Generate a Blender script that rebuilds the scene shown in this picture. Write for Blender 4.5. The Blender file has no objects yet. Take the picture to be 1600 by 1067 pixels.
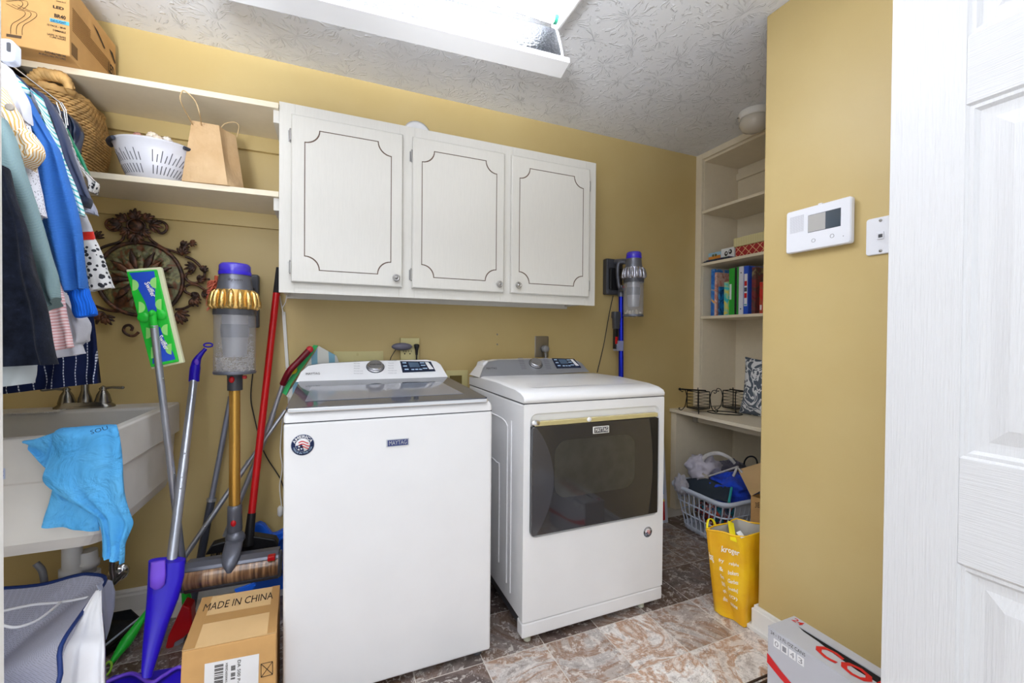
import bpy, math, random
from mathutils import Vector, Matrix, noise as mnoise
V = Vector
random.seed(7)
scn = bpy.context.scene
COL = scn.collection
# ------------------------------------------------------------------ camera
H = 1.165; D = 2.265; CEIL = 2.44
YAW, PITCH, ROLL, FOC = math.radians(22.773), math.radians(-.622), math.radians(.48), 664.0
_f = V((math.sin(YAW)*math.cos(PITCH), math.cos(YAW)*math.cos(PITCH), math.sin(PITCH)))
_r = V((math.cos(YAW), -math.sin(YAW), 0)); _u = _r.cross(_f)
R_ = _r*math.cos(ROLL)+_u*math.sin(ROLL); U_ = -_r*math.sin(ROLL)+_u*math.cos(ROLL)
cam = bpy.data.cameras.new('camera'); cam_o = bpy.data.objects.new('camera', cam); COL.objects.link(cam_o)
cam.sensor_width = 36; cam.lens = 36*FOC/1600; cam.clip_start = .02
cam_o.matrix_world = Matrix(((R_.x, U_.x, -_f.x, 0), (R_.y, U_.y, -_f.y, 0), (R_.z, U_.z, -_f.z, H), (0, 0, 0, 1)))
scn.camera = cam_o
# ------------------------------------------------------------------ light
w = bpy.data.worlds.new('world'); scn.world = w; w.use_nodes = True
bg = w.node_tree.nodes['Background']; bg.inputs[0].default_value = (.9, .95, 1, 1); bg.inputs[1].default_value = 1.05
def area(name, loc, rot, sx, sy, power, col=(1, 1, 1)):
    l = bpy.data.lights.new(name, 'AREA'); l.shape = 'RECTANGLE'; l.size = sx; l.size_y = sy; l.energy = power; l.color = col
    o = bpy.data.objects.new(name, l); COL.objects.link(o); o.location = loc; o.rotation_euler = rot; return o
area('rear_fill', (-.85, -.85, 1.85), (math.radians(78), 0, math.radians(-50)), 1.1, 1.1, 14, (.96, .98, 1))  # added soft fill behind the camera, angled to reach the alcove
up_fill = area('ceiling_fill', (-.5, -.35, 1.35), (math.radians(145), 0, math.radians(-4)), .4, .4, 40, (.93, .96, 1)); up_fill.data.spread = math.radians(104)  # added unseen fill aimed upward to brighten the ceiling
scn.view_settings.view_transform = 'Standard'; scn.view_settings.look = 'None'
scn.view_settings.exposure = 0.12; scn.view_settings.gamma = 1; scn.view_settings.use_curve_mapping = False
TUBE_POWER = 46.0
# ------------------------------------------------------------------ helpers
def ray(px, py): return R_*((px-800)/FOC) - U_*((py-533.5)/FOC) + _f
def aY(px, py, y): d = ray(px, py); return V((0, 0, H))+d*(y/d.y)
def aX(px, py, x): d = ray(px, py); return V((0, 0, H))+d*(x/d.x)
def aZ(px, py, z): d = ray(px, py); return V((0, 0, H))+d*((z-H)/d.z)
def lin(c):
    if isinstance(c, str): c = [int(c[i:i+2], 16)/255 for i in (0, 2, 4)]
    return tuple(((x/12.92) if x <= .04045 else ((x+.055)/1.055)**2.4) for x in c)+(1,)
class NT:
    def __init__(s, name):
        s.m = bpy.data.materials.new(name); s.m.use_nodes = True; s.t = s.m.node_tree; s.b = s.t.nodes['Principled BSDF']
    def n(s, typ, **k):
        nd = s.t.nodes.new(typ)
        for a, b in k.items():
            if a in nd.inputs.keys(): nd.inputs[a].default_value = b
            else: setattr(nd, a, b)
        return nd
    def l(s, a, b): s.t.links.new(a, b)
    def math(s, op, a, b=None):
        nd = s.t.nodes.new('ShaderNodeMath'); nd.operation = op
        for i, x in enumerate((a, b)):
            if x is None: continue
            if isinstance(x, (int, float)): nd.inputs[i].default_value = x
            else: s.l(x, nd.inputs[i])
        return nd.outputs[0]
    def mix(s, fac, a, b):
        nd = s.t.nodes.new('ShaderNodeMix'); nd.data_type = 'RGBA'
        for sock, x in ((nd.inputs[0], fac), (nd.inputs[6], a), (nd.inputs[7], b)):
            if isinstance(x, (int, float, tuple)): sock.default_value = x
            else: s.l(x, sock)
        return nd.outputs[2]
    def ramp(s, fac, stops):
        nd = s.t.nodes.new('ShaderNodeValToRGB'); s.l(fac, nd.inputs[0]); cr = nd.color_ramp
        while len(cr.elements) < len(stops): cr.elements.new(.5)
        for e, (p, c) in zip(cr.elements, stops): e.position = p; e.color = c if isinstance(c, tuple) else lin(c)
        return nd.outputs[0]
    def coord(s, kind='Object', scale=(1, 1, 1)):
        tc = s.t.nodes.new('ShaderNodeTexCoord'); mp = s.t.nodes.new('ShaderNodeMapping'); mp.inputs['Scale'].default_value = scale
        s.l(tc.outputs[kind], mp.inputs[0]); return mp.outputs[0]
    def noise(s, co, scale, detail=3, rough=.5, dist=0):
        nd = s.n('ShaderNodeTexNoise'); nd.inputs['Scale'].default_value = scale; nd.inputs['Detail'].default_value = detail
        nd.inputs['Roughness'].default_value = rough; nd.inputs['Distortion'].default_value = dist; s.l(co, nd.inputs['Vector']); return nd.outputs[0]
    def bump(s, h, strength=.3, dist=.002):
        nd = s.n('ShaderNodeBump'); nd.inputs['Strength'].default_value = strength; nd.inputs['Distance'].default_value = dist
        s.l(h, nd.inputs['Height']); s.l(nd.outputs[0], s.b.inputs['Normal'])
    def base(s, c):
        if isinstance(c, tuple): s.b.inputs['Base Color'].default_value = c
        else: s.l(c, s.b.inputs['Base Color'])
    def set(s, **k):
        for a, b in k.items(): s.b.inputs[a.replace('_', ' ')].default_value = b
_mc = {}
def mat(name, col, rough=.5, metal=0, var=.06, vscale=8, bump=0, bscale=60, bstretch=(1, 1, 1), coat=0, trans=0, alpha=1, sheen=0, emit=0, spec=.5, ior=1.45):
    if name in _mc: return _mc[name]
    t = NT(name); c = lin(col); co = t.coord('Object')
    if var > 0:
        n = t.noise(co, vscale, 3); d = tuple(x*(1-var) for x in c[:3])+(1,); e = tuple(min(1, x*(1+var)) for x in c[:3])+(1,)
        t.base(t.ramp(n, [(.3, d), (.7, e)]))
    else: t.base(c)
    t.set(Roughness=rough, Metallic=metal, Alpha=alpha); t.b.inputs['Coat Weight'].default_value = coat; t.b.inputs['Coat Roughness'].default_value = .08
    t.b.inputs['Transmission Weight'].default_value = trans; t.b.inputs['Sheen Weight'].default_value = sheen
    t.b.inputs['Specular IOR Level'].default_value = spec; t.b.inputs['IOR'].default_value = ior
    if bump > 0:
        c2 = t.coord('Object', bstretch); t.bump(t.noise(c2, bscale, 4), bump, .002)
    if emit: t.b.inputs['Emission Color'].default_value = c; t.b.inputs['Emission Strength'].default_value = emit
    _mc[name] = t.m; return t.m
def plain(name, col, rough=.5, metal=0, **k): return mat(name, col, rough, metal, var=0, **k)
def mstripe(name, c1, c2, period, duty=.5, axis=1, rough=.8, dash=0, coord='UV', var=.04, bump=.25, wob=0, daxis=None):
    t = NT(name); co = t.coord(coord); sp = t.n('ShaderNodeSeparateXYZ'); t.l(co, sp.inputs[0])
    x = sp.outputs[axis]; y = sp.outputs[daxis if daxis is not None else (1-axis if axis < 2 else 0)]
    if wob: x = t.math('ADD', x, t.math('MULTIPLY', t.noise(co, 6, 1), wob))
    fr = t.math('FRACT', t.math('DIVIDE', x, period)); k = t.math('LESS_THAN', fr, duty)
    if dash: k = t.math('MULTIPLY', k, t.math('LESS_THAN', t.math('FRACT', t.math('DIVIDE', y, dash)), .7))
    t.base(t.mix(k, lin(c1), lin(c2))); t.set(Roughness=rough); t.b.inputs['Specular IOR Level'].default_value = .2
    if bump: t.bump(t.noise(t.coord('Object'), 500, 2), bump, .001)
    return t.m
def fabric(name, col, var=.1, rough=.9, spec=.2): return mat(name, col, rough, var=var, vscale=25, bump=.3, bscale=400, sheen=.2, spec=spec)

class MB:
    def __init__(s): s.v = []; s.f = []; s.sm = []; s.mi = []; s.uv = {}
    def add(s, vs, fs, smooth=False, mi=0, uvs=None):
        b = len(s.v); s.v += [V(p) for p in vs]
        for i, f in enumerate(fs):
            s.f.append([b+j for j in f]); s.sm.append(smooth); s.mi.append(mi)
            if uvs: s.uv[len(s.f)-1] = [uvs[j] if not callable(uvs) else None for j in f]
        return s
    def hexa(s, p, mi=0):   # p: 4 bottom ccw, 4 top
        return s.add(p, [(3, 2, 1, 0), (4, 5, 6, 7), (0, 1, 5, 4), (1, 2, 6, 5), (2, 3, 7, 6), (3, 0, 4, 7)], mi=mi)
    def box(s, x0, y0, z0, x1, y1, z1, mi=0):
        if x0 > x1: x0, x1 = x1, x0
        if y0 > y1: y0, y1 = y1, y0
        if z0 > z1: z0, z1 = z1, z0
        return s.hexa([(x0, y0, z0), (x1, y0, z0), (x1, y1, z0), (x0, y1, z0), (x0, y0, z1), (x1, y0, z1), (x1, y1, z1), (x0, y1, z1)], mi)
    def prism(s, poly, off, mi=0, smooth=False):
        n = len(poly); off = V(off); P = [V(p) for p in poly]
        s.add(P+[p+off for p in P], [list(range(n))[::-1], [n+i for i in range(n)]]+[[i, (i+1) % n, n+(i+1) % n, n+i] for i in range(n)], smooth, mi); return s
    def tube(s, pts, r, n=8, closed=False, cap=True, mi=0, squash=None):
        P = [V(p) for p in pts]; m = len(P); rs = r if isinstance(r, (list, tuple)) else [r]*m; rings = []; N = None
        if len(rs) != m:
            q0 = rs; rs = []
            for i in range(m):
                u = i/(m-1)*(len(q0)-1); k = min(int(u), len(q0)-2); rs.append(q0[k]+(q0[k+1]-q0[k])*(u-k))
        for i in range(m):
            if closed: T = (P[(i+1) % m]-P[i-1])
            else: T = P[min(i+1, m-1)]-P[max(i-1, 0)]
            if T.length < 1e-9: T = V((0, 0, 1))
            T.normalize()
            if N is None:
                N = V((0, 0, 1)) if abs(T.z) < .9 else V((1, 0, 0))
            N = (N-T*N.dot(T))
            if N.length < 1e-6: N = T.orthogonal()
            N.normalize(); B = T.cross(N)
            q = squash or 1
            rings.append([P[i]+(N*math.cos(a)*q+B*math.sin(a))*rs[i] for a in [2*math.pi*k/n for k in range(n)]])
        return s.loft(rings, cap=cap and not closed, loop=closed, mi=mi)
    def loft(s, rings, cap=True, loop=False, mi=0, smooth=True, capflat=True, ringclosed=True):
        n = len(rings[0]); m = len(rings); vs = [p for r_ in rings for p in r_]; fs = []; uvs = []
        vv = 0
        for i, r_ in enumerate(rings):
            if i: vv += sum((V(r_[j])-V(rings[i-1][j])).length for j in range(0, n, max(1, n//4)))/len(range(0, n, max(1, n//4)))
            uu = 0
            for j in range(n):
                if j: uu += (V(r_[j])-V(r_[j-1])).length
                uvs.append((uu, vv))
        mm = m if loop else m-1; nn = n if ringclosed else n-1
        for i in range(mm):
            for j in range(nn):
                a = i*n+j; b = i*n+(j+1) % n; c = ((i+1) % m)*n+(j+1) % n; d = ((i+1) % m)*n+j
                fs.append((a, b, c, d))
        s.add(vs, fs, smooth, mi, uvs)
        if cap:
            s.add(rings[0], [list(range(n))[::-1]], False, mi); s.add(rings[-1], [list(range(n))], False, mi)
        return s
    def lathe(s, prof, c=(0, 0, 0), ax=(0, 0, 1), n=24, cap=True, mi=0, smooth=True):
        ax = V(ax).normalized(); N = ax.orthogonal().normalized()
        if abs(ax.z) > .99: N = V((1, 0, 0))
        B = ax.cross(N); c = V(c)
        rings = [[c+ax*h+(N*math.cos(a)+B*math.sin(a))*max(r, 1e-4) for a in [2*math.pi*k/n for k in range(n)]] for r, h in prof]
        return s.loft(rings, cap=cap, mi=mi, smooth=smooth)
    def cyl(s, a, b, r, n=16, mi=0):
        a = V(a); b = V(b); return s.tube([a, b], r, n, mi=mi)
    def ell(s, c, rx, ry, rz, n=12, m=7, mi=0, M=None):
        c = V(c); rings = []
        for i in range(m+1):
            t = -math.pi/2+math.pi*i/m
            ring = [V((rx*math.cos(t)*math.cos(a)+1e-5*math.cos(a), ry*math.cos(t)*math.sin(a)+1e-5*math.sin(a), rz*math.sin(t))) for a in [2*math.pi*k/n for k in range(n)]]
            if M: ring = [M @ p for p in ring]
            rings.append([c+p for p in ring])
        return s.loft(rings, cap=False, mi=mi)
    def grid(s, fn, nu, nv, mi=0, smooth=True):
        vs = [fn(i/nu, j/nv) for j in range(nv+1) for i in range(nu+1)]
        fs = [(j*(nu+1)+i, j*(nu+1)+i+1, (j+1)*(nu+1)+i+1, (j+1)*(nu+1)+i) for j in range(nv) for i in range(nu)]
        uvs = [(i/nu, j/nv) for j in range(nv+1) for i in range(nu+1)]
        return s.add(vs, fs, smooth, mi, uvs)
    def build(s, name, mats, parent=None, bevel=0, seg=2, loc=None, solid=0, sub=0, label=None, kind=None):
        me = bpy.data.meshes.new(name); org = V((0, 0, 0))
        if parent is not None: org = V(parent.get('_o', (0, 0, 0)))
        elif loc is not None: org = V(loc)
        me.from_pydata([tuple(p-org) for p in s.v], [], s.f)
        for i, p in enumerate(me.polygons): p.use_smooth = s.sm[i]; p.material_index = s.mi[i]
        if s.uv:
            uvl = me.uv_layers.new(name='UVMap')
            for i, p in enumerate(me.polygons):
                if i in s.uv:
                    for k, li in enumerate(p.loop_indices): uvl.data[li].uv = s.uv[i][k]
        for m_ in (mats if isinstance(mats, (list, tuple)) else [mats]): me.materials.append(m_)
        me.update()
        o = bpy.data.objects.new(name, me); COL.objects.link(o)
        if parent is not None: o.parent = parent
        else: o.location = org
        o['_o'] = tuple(org)
        if solid: md = o.modifiers.new('solid', 'SOLIDIFY'); md.thickness = solid; md.offset = 0
        if sub: md = o.modifiers.new('sub', 'SUBSURF'); md.levels = sub; md.render_levels = sub
        if bevel: md = o.modifiers.new('bevel', 'BEVEL'); md.width = bevel; md.segments = seg; md.limit_method = 'ANGLE'; md.angle_limit = math.radians(40)
        if label: o['label'] = label
        if kind: o['kind'] = kind
        return o
def tag(o, label, cat, group=None, kind=None):
    o['label'] = label; o['category'] = cat
    if group: o['group'] = group
    if kind: o['kind'] = kind
    return o
def thing(name, label, cat, loc, group=None):
    o = bpy.data.objects.new(name, None); COL.objects.link(o); o.location = loc; o['_o'] = tuple(loc); o.empty_display_size = .05
    return tag(o, label, cat, group)
def struct(o): o['kind'] = 'structure'; return o
def text_on(parent, s, BL, BR, TL, m, name='lettering', thick=.0006, off=.0008, bold=0, spacing=1.0, arc=None):
    BL, BR, TL = V(BL), V(BR), V(TL); c = bpy.data.curves.new('t', 'FONT'); c.body = s; c.align_x = 'CENTER'; c.align_y = 'CENTER'; c.offset = bold; c.space_character = spacing
    c.resolution_u = 2
    o = bpy.data.objects.new('t', c); COL.objects.link(o); dg = bpy.context.evaluated_depsgraph_get(); dg.update()
    me = bpy.data.meshes.new_from_object(o.evaluated_get(dg)); bpy.data.objects.remove(o)
    xs = [v.co.x for v in me.vertices]; ys = [v.co.y for v in me.vertices]
    if not xs: return None
    x0, x1, y0, y1 = min(xs), max(xs), min(ys), max(ys); nrm = (BR-BL).cross(TL-BL).normalized()
    vs = []
    for v in me.vertices:
        a = (v.co.x-x0)/(x1-x0); b = (v.co.y-y0)/max(1e-6, y1-y0)
        if arc:  # arc: (centre, radius, ang0, ang1, height, right, up)
            C, r0, a0, a1, hh, rt, up = arc; an = a0+(a1-a0)*a; rr = r0+b*hh
            vs.append(V(C)+(V(rt)*math.cos(an)+V(up)*math.sin(an))*rr+nrm*off)
        else: vs.append(BL+(BR-BL)*a+(TL-BL)*b+nrm*off)
    mb = MB(); mb.add(vs, [list(p.vertices) for p in me.polygons]); bpy.data.meshes.remove(me)
    return mb.build(name, m, parent)
def decal(parent, pts, m, name='label', off=.0006, th=.0006, label=None):
    P = [V(p) for p in pts]; n = (P[1]-P[0]).cross(P[2]-P[0]).normalized()
    return MB().prism([p+n*off for p in P], -n*th).build(name, m, parent, label=label)
def circ(c, r, a0, a1, n, rt=(1, 0, 0), up=(0, 0, 1)):
    return [V(c)+V(rt)*r*math.cos(a0+(a1-a0)*i/n)+V(up)*r*math.sin(a0+(a1-a0)*i/n) for i in range(n+1)]
def smooth(pts, k=6, closed=False):
    P = [V(p) for p in pts]; out = []; n = len(P); rng = n if closed else n-1
    for i in range(rng):
        p0 = P[i-1] if (i > 0 or closed) else P[0]; p1 = P[i]; p2 = P[(i+1) % n]; p3 = P[(i+2) % n] if (closed or i+2 < n) else P[-1]
        for j in range(k):
            t = j/k; out.append(.5*((2*p1)+(p2-p0)*t+(2*p0-5*p1+4*p2-p3)*t*t+(3*p1-p0-3*p2+p3)*t**3))
    if not closed: out.append(P[-1])
    return out
def rrect(cx, cy, hx, hy, r, z, k=4, M=None):
    out = []
    for qx, qy, a in ((1, 1, 0), (-1, 1, 90), (-1, -1, 180), (1, -1, 270)):
        for j in range(k+1):
            t = math.radians(a+90*j/k); p = V((cx+qx*(hx-r)+r*math.cos(t), cy+qy*(hy-r)+r*math.sin(t), z)); out.append(M @ p if M else p)
    return out
# ------------------------------------------------------------------ materials
def m_wall():
    t = NT('tan_wall_paint'); co = t.coord('Object'); n = t.noise(co, 2.5, 4)
    t.base(t.ramp(n, [(.3, 'C2AA72'), (.7, 'C8B27C')])); t.set(Roughness=.42); t.b.inputs['Specular IOR Level'].default_value = .35
    t.bump(t.noise(co, 220, 3), .12, .001); return t.m
def m_ceil():
    t = NT('stomped_ceiling'); co = t.coord('Object'); v = t.n('ShaderNodeTexVoronoi'); v.inputs['Scale'].default_value = 5.2; t.l(co, v.inputs['Vector'])
    sub = t.n('ShaderNodeVectorMath', operation='SUBTRACT'); t.l(co, sub.inputs[0]); t.l(v.outputs['Position'], sub.inputs[1])
    sp = t.n('ShaderNodeSeparateXYZ'); t.l(sub.outputs[0], sp.inputs[0]); an = t.math('ARCTAN2', sp.outputs[1], sp.outputs[0])
    wr = t.noise(co, 16, 2); an = t.math('ADD', an, t.math('MULTIPLY', wr, .9))
    cb = t.n('ShaderNodeCombineXYZ'); t.l(t.math('MULTIPLY', an, 3.4), cb.inputs[0]); t.l(t.math('MULTIPLY', v.outputs['Distance'], 1.6), cb.inputs[1])
    sc = t.n('ShaderNodeSeparateXYZ'); t.l(v.outputs['Color'], sc.inputs[0]); t.l(t.math('MULTIPLY', sc.outputs[0], 50), cb.inputs[2])
    n = t.noise(cb.outputs[0], 2.0, 2, .5); h = t.math('MINIMUM', t.math('MAXIMUM', t.math('MULTIPLY', t.math('SUBTRACT', n, .52), 9), 0), 1)
    h = t.math('MULTIPLY', h, t.math('GREATER_THAN', t.noise(co, 24, 2), .44))
    t.base(lin('E8EAF0')); t.set(Roughness=.8); t.b.inputs['Specular IOR Level'].default_value = .3
    t.bump(h, .8, .0035); return t.m
def m_tile():
    t = NT('slate_print_tile'); oi = t.n('ShaderNodeObjectInfo'); co = t.coord('Object')
    ad = t.n('ShaderNodeVectorMath', operation='ADD'); t.l(co, ad.inputs[0]); cb = t.n('ShaderNodeCombineXYZ')
    for i in range(3): t.l(t.math('MULTIPLY', oi.outputs['Random'], 20+7*i), cb.inputs[i])
    t.l(cb.outputs[0], ad.inputs[1]); p = ad.outputs[0]
    n1 = t.noise(p, 3.2, 7, .62, 2.4); n2 = t.noise(p, 7, 6, .7, 3.0); n3 = t.noise(p, 38, 5, .75, .8)
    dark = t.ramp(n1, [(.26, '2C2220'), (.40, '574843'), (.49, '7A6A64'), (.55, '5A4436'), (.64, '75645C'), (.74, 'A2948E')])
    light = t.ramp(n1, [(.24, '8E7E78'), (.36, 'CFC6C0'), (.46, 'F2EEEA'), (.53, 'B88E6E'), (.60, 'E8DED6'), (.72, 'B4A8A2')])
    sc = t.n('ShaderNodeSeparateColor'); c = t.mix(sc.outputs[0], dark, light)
    # object colour red channel picks the tone of each tile
    sepn = [x for x in t.t.nodes if x.type == 'SEPARATE_COLOR'][0]; t.l(oi.outputs['Color'], sepn.inputs[0])
    vein = t.math('LESS_THAN', t.math('ABSOLUTE', t.math('SUBTRACT', n2, .5)), .010)
    c = t.mix(t.math('MULTIPLY', vein, .5), c, lin('4A3A32')); pt = t.math('MULTIPLY', t.math('GREATER_THAN', n3, .53), t.math('GREATER_THAN', n2, .5)); c = t.mix(t.math('MULTIPLY', pt, .55), c, lin('E4DED8'))
    dk = t.math('MULTIPLY', t.math('LESS_THAN', n3, .44), t.math('LESS_THAN', n2, .47)); c = t.mix(t.math('MULTIPLY', dk, .4), c, lin('5A4A42'))
    t.base(c); t.set(Roughness=.38); t.bump(t.math('ADD', n3, n1), .25, .002); return t.m
def m_wood(name, col, st=(1, 1, 1), sc=90, b=.35, rough=.45, d=.002):
    t = NT(name); co = t.coord('Object', st); n = t.noise(co, sc, 3, .6, .3)
    c = lin(col); t.base(t.ramp(n, [(.25, tuple(x*.95 for x in c[:3])+(1,)), (.75, c)])); t.set(Roughness=rough); t.bump(n, b, d); return t.m
WALL = m_wall(); CEILM = m_ceil(); TILE = m_tile()
WHITE = mat('white_enamel', 'E6E6E8', .28, var=.015, coat=.3)
TRIM = mat('white_trim_paint', 'E4E2DE', .4, var=.03)
CREAM = m_wood('cream_shelf_paint', 'E8DCC4', (1, 1, 1), 30, .1, .45)
CABP = m_wood('cabinet_white_paint', 'D9D6CF', (14, 14, 1.2), 14, .12, .42)
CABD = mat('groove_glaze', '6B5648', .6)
DOORV = m_wood('door_grain_vertical', 'CECED0', (60, 60, 1.6), 5, 1.0, .42, .0012)
DOORH = m_wood('door_grain_horizontal', 'CECED0', (1.6, 2.5, 95), 4, 1.0, .42, .0012)
CHROME = plain('chrome', 'D8D8DA', .12, 1); STEEL = plain('brushed_steel', 'A8A6A4', .28, 1); GREYMET = mat('grey_satin_pole', 'B4B8C2', .3, .75, var=.03)
BLACK = mat('black_plastic', '17171A', .35, var=.05); DGREY = mat('dark_grey_plastic', '45464C', .35, var=.04); MGREY = mat('graphite_plastic', '6A6C76', .32, .4, var=.04)
RED = mat('red_plastic', 'C4141A', .3, var=.04); GREEN = mat('lime_green_plastic', '22C236', .35, var=.05); BLUEP = mat('blue_violet_plastic', '3A2ACB', .3, var=.05)
INK = plain('black_ink', '2A221C', .7); WINK = plain('white_ink', 'F4F2EC', .7); CARD = mat('cardboard', 'CDA066', .8, var=.06, vscale=14, bump=.08, bscale=200); CARD2 = mat('pale_cardboard', 'CDAA78', .8, var=.05)
TAPE = mat('brown_packing_tape', 'AE8654', .3, var=.03); PAPER = mat('white_paper', 'E6E6E8', .7, var=.02)
IRON = mat('black_iron', '1B1A1A', .4, .5); CREAMP = mat('cream_plate_plastic', 'CFC48C', .4, var=.03)
CABLE = plain('dark_cable', '2A2A2C', .5)
GLASS = mat('clear_smoky_plastic', 'B4B4BA', .08, var=0, alpha=.38, coat=.5); TRANSP = plain('violet_filter_plastic', '4A3CC0', .15, coat=.5)
# ------------------------------------------------------------------ structure
fl = struct(MB().box(-1.6, -.6, -.06, 2.9, 2.4, -.0008).build('floor', mat('pale_grout', 'D2CCC4', .8)))
fl['_o'] = (0, 0, 0)
tm = {}
GX = [.5+.2415*i for i in range(-9, 10)]; GY = [1.187+.2375*i for i in range(-4, 5)]
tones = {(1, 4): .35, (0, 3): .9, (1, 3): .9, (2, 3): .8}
me_t = None
for i in range(len(GX)-1):
    for j in range(len(GY)-1):
        x0, x1, y0, y1 = GX[i]+.002, GX[i+1]-.002, GY[j]+.002, min(GY[j+1]-.002, D)
        if x1 > 2.67 or y0 > D: continue
        key = round(y1-y0, 3)
        if key not in tm:
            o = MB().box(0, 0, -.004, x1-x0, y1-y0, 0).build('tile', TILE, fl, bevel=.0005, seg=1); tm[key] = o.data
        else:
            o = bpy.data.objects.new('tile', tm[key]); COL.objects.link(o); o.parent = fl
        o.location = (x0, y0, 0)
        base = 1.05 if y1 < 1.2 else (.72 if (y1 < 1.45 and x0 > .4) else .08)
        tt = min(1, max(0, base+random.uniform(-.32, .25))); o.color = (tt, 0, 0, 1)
struct(MB().box(-1.6, -.6, CEIL, 2.9, 2.4, CEIL+.06).build('ceiling', CEILM))
struct(MB().box(-1.6, D, 0, 2.9, D+.1, CEIL).build('wall_back', WALL))
struct(MB().box(-1.6, .6, 0, -1.5, D, CEIL).build('wall_left', WALL))
WX = 1.574; WY = 1.177
struct(MB().box(WX, -.5, 0, 2.9, WY, CEIL).build('wall_right', WALL, bevel=.006))
struct(MB().box(2.70, WY, 0, 2.9, D, CEIL).build('wall_alcove', WALL))
def baseboard(name, A, B, nrm, h=.09):
    A, B, n = V(A), V(B), V(nrm); prof = [(0, 0), (.016, 0), (.016, h*.72), (.011, h*.8), (.011, h*.88), (.005, h), (0, h)]
    mb = MB(); ra = [A+n*a+V((0, 0, b)) for a, b in prof]; rb = [B+n*a+V((0, 0, b)) for a, b in prof]
    mb.loft([ra, rb], smooth=False); return mb
m_ = baseboard('b', (-1.5, D, 0), (-.142, D, 0), (0, -1, 0)); struct(m_.build('baseboard_back', TRIM))
m_ = MB(); m_.box(WX-.016, -.3, 0, WX-.0005, WY+.016, .082).box(WX-.0005, WY+.0005, 0, WX+.4, WY+.016, .082).box(WX-.010, -.3, .082, WX-.0005, WY+.010, .096).box(WX-.0005, WY+.0005, .082, WX+.4, WY+.010, .096)
m_.box(WX-.030, -.3, 0, WX-.0165, WY+.030, .016).box(WX-.0165, WY+.0165, 0, WX+.4, WY+.030, .016)
struct(m_.build('baseboard_right', TRIM, bevel=.002))
jx = aY(6.5, 533, .45).x
struct(MB().box(jx-.14, .36, 0, jx, .45, CEIL).build('trim_1', TRIM, bevel=.002))
# door on the right, six raised panels
X0 = 1.068; DY1 = .517; DY0 = -.245
dr = bpy.data.objects.new('door_1', None); COL.objects.link(dr); dr.location = (X0, DY1, 0); dr['_o'] = (X0, DY1, 0); dr['kind'] = 'structure'; dr['label'] = 'white six-panel door standing open at the right'; 
st = .115; cw = .11; pw = (DY1-DY0-2*st-cw)/2
cols = [(DY1-st-pw, DY1-st), (DY0+st, DY0+st+pw)]
rowsz = [(.235, .753), (.949, 1.597), (1.721, 1.925)]
for (a, b) in ((DY1-st, DY1), (DY0, DY0+st)): MB().box(X0, a, .008, X0+.035, b, 2.03).build('stile', DOORV, dr, bevel=.0012)
for (a, b) in ((.008, .235), (.753, .949), (1.597, 1.721), (1.925, 2.03)): MB().box(X0, DY0+st, a, X0+.035, DY1-st, b).build('rail', DOORH, dr, bevel=.0012)
for (a, b) in rowsz: MB().box(X0, DY0+st+pw, a, X0+.035, DY0+st+pw+cw, b).build('mullion', DOORV, dr, bevel=.0012)
for (ya, yb) in cols:
    for (za, zb) in rowsz:
        mb = MB(); rings = []
        for ins, dep in ((0, .0005), (.004, .004), (.010, .004), (.016, .010), (.028, .011), (.034, .011), (.060, .004), (.0601, .0035)):
            rings.append([V((X0+dep, yb-ins, za+ins)), V((X0+dep, ya+ins, za+ins)), V((X0+dep, ya+ins, zb-ins)), V((X0+dep, yb-ins, zb-ins))])
        mb.loft(rings, cap=False, smooth=False); mb.add(rings[-1], [(0, 1, 2, 3)])
        mb.build('panel', DOORV, dr)
# ------------------------------------------------------------------ ceiling strip light with its lens hanging open
t = thing('fluorescent_light', 'white fluorescent strip light on the ceiling with its ribbed lens hanging open', 'ceiling light', (.2, 1.37, CEIL))
LX0, LX1 = -.42, .80
mb = MB(); mb.prism([(LX0, 1.24, CEIL-.001), (LX0, 1.52, CEIL-.001), (LX0, 1.50, 2.405), (LX0, 1.44, 2.395), (LX0, 1.32, 2.395), (LX0, 1.26, 2.405)], (LX1-LX0, 0, 0)); mb.build('housing', WHITE, t)
for xx in (LX0-.006, LX1): MB().prism([(xx, 1.23, CEIL-.001), (xx, 1.53, CEIL-.001), (xx, 1.53, 2.41), (xx, 1.50, 2.365), (xx, 1.26, 2.365), (xx, 1.23, 2.41)], (.008, 0, 0)).build('end_plate', WHITE, t, bevel=.001)
TUBEM = plain('lit_tube', 'F2F7FF', .5, emit=TUBE_POWER); CAPG = plain('green_tube_end', '2E8A6E', .4)
for yy in (1.445, 1.315):
    tb = MB().cyl((LX0+.03, yy, 2.375), (LX1-.035, yy, 2.375), .0155, 14).build('tube', TUBEM, t)
    MB().cyl((LX1-.035, yy, 2.375), (LX1-.02, yy, 2.375), .016, 14).build('tube_end', CAPG if yy > 1.4 else BLACK, tb, label='coloured end band of the tube')
    MB().cyl((LX0+.012, yy, 2.375), (LX0+.03, yy, 2.375), .016, 14).build('tube_end', CAPG, tb)
tl = NT('ribbed_lens'); co = tl.coord('UV', (1, 1, 1)); vv = tl.n('ShaderNodeTexVoronoi'); vv.inputs['Scale'].default_value = 130; tl.l(co, vv.inputs['Vector'])
tl.base(lin('5A5C62')); tl.set(Roughness=.25); tl.b.inputs['Transmission Weight'].default_value = .0; tl.bump(vv.outputs['Distance'], .8, .003)
tl.b.inputs['Subsurface Weight'].default_value = 0
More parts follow.
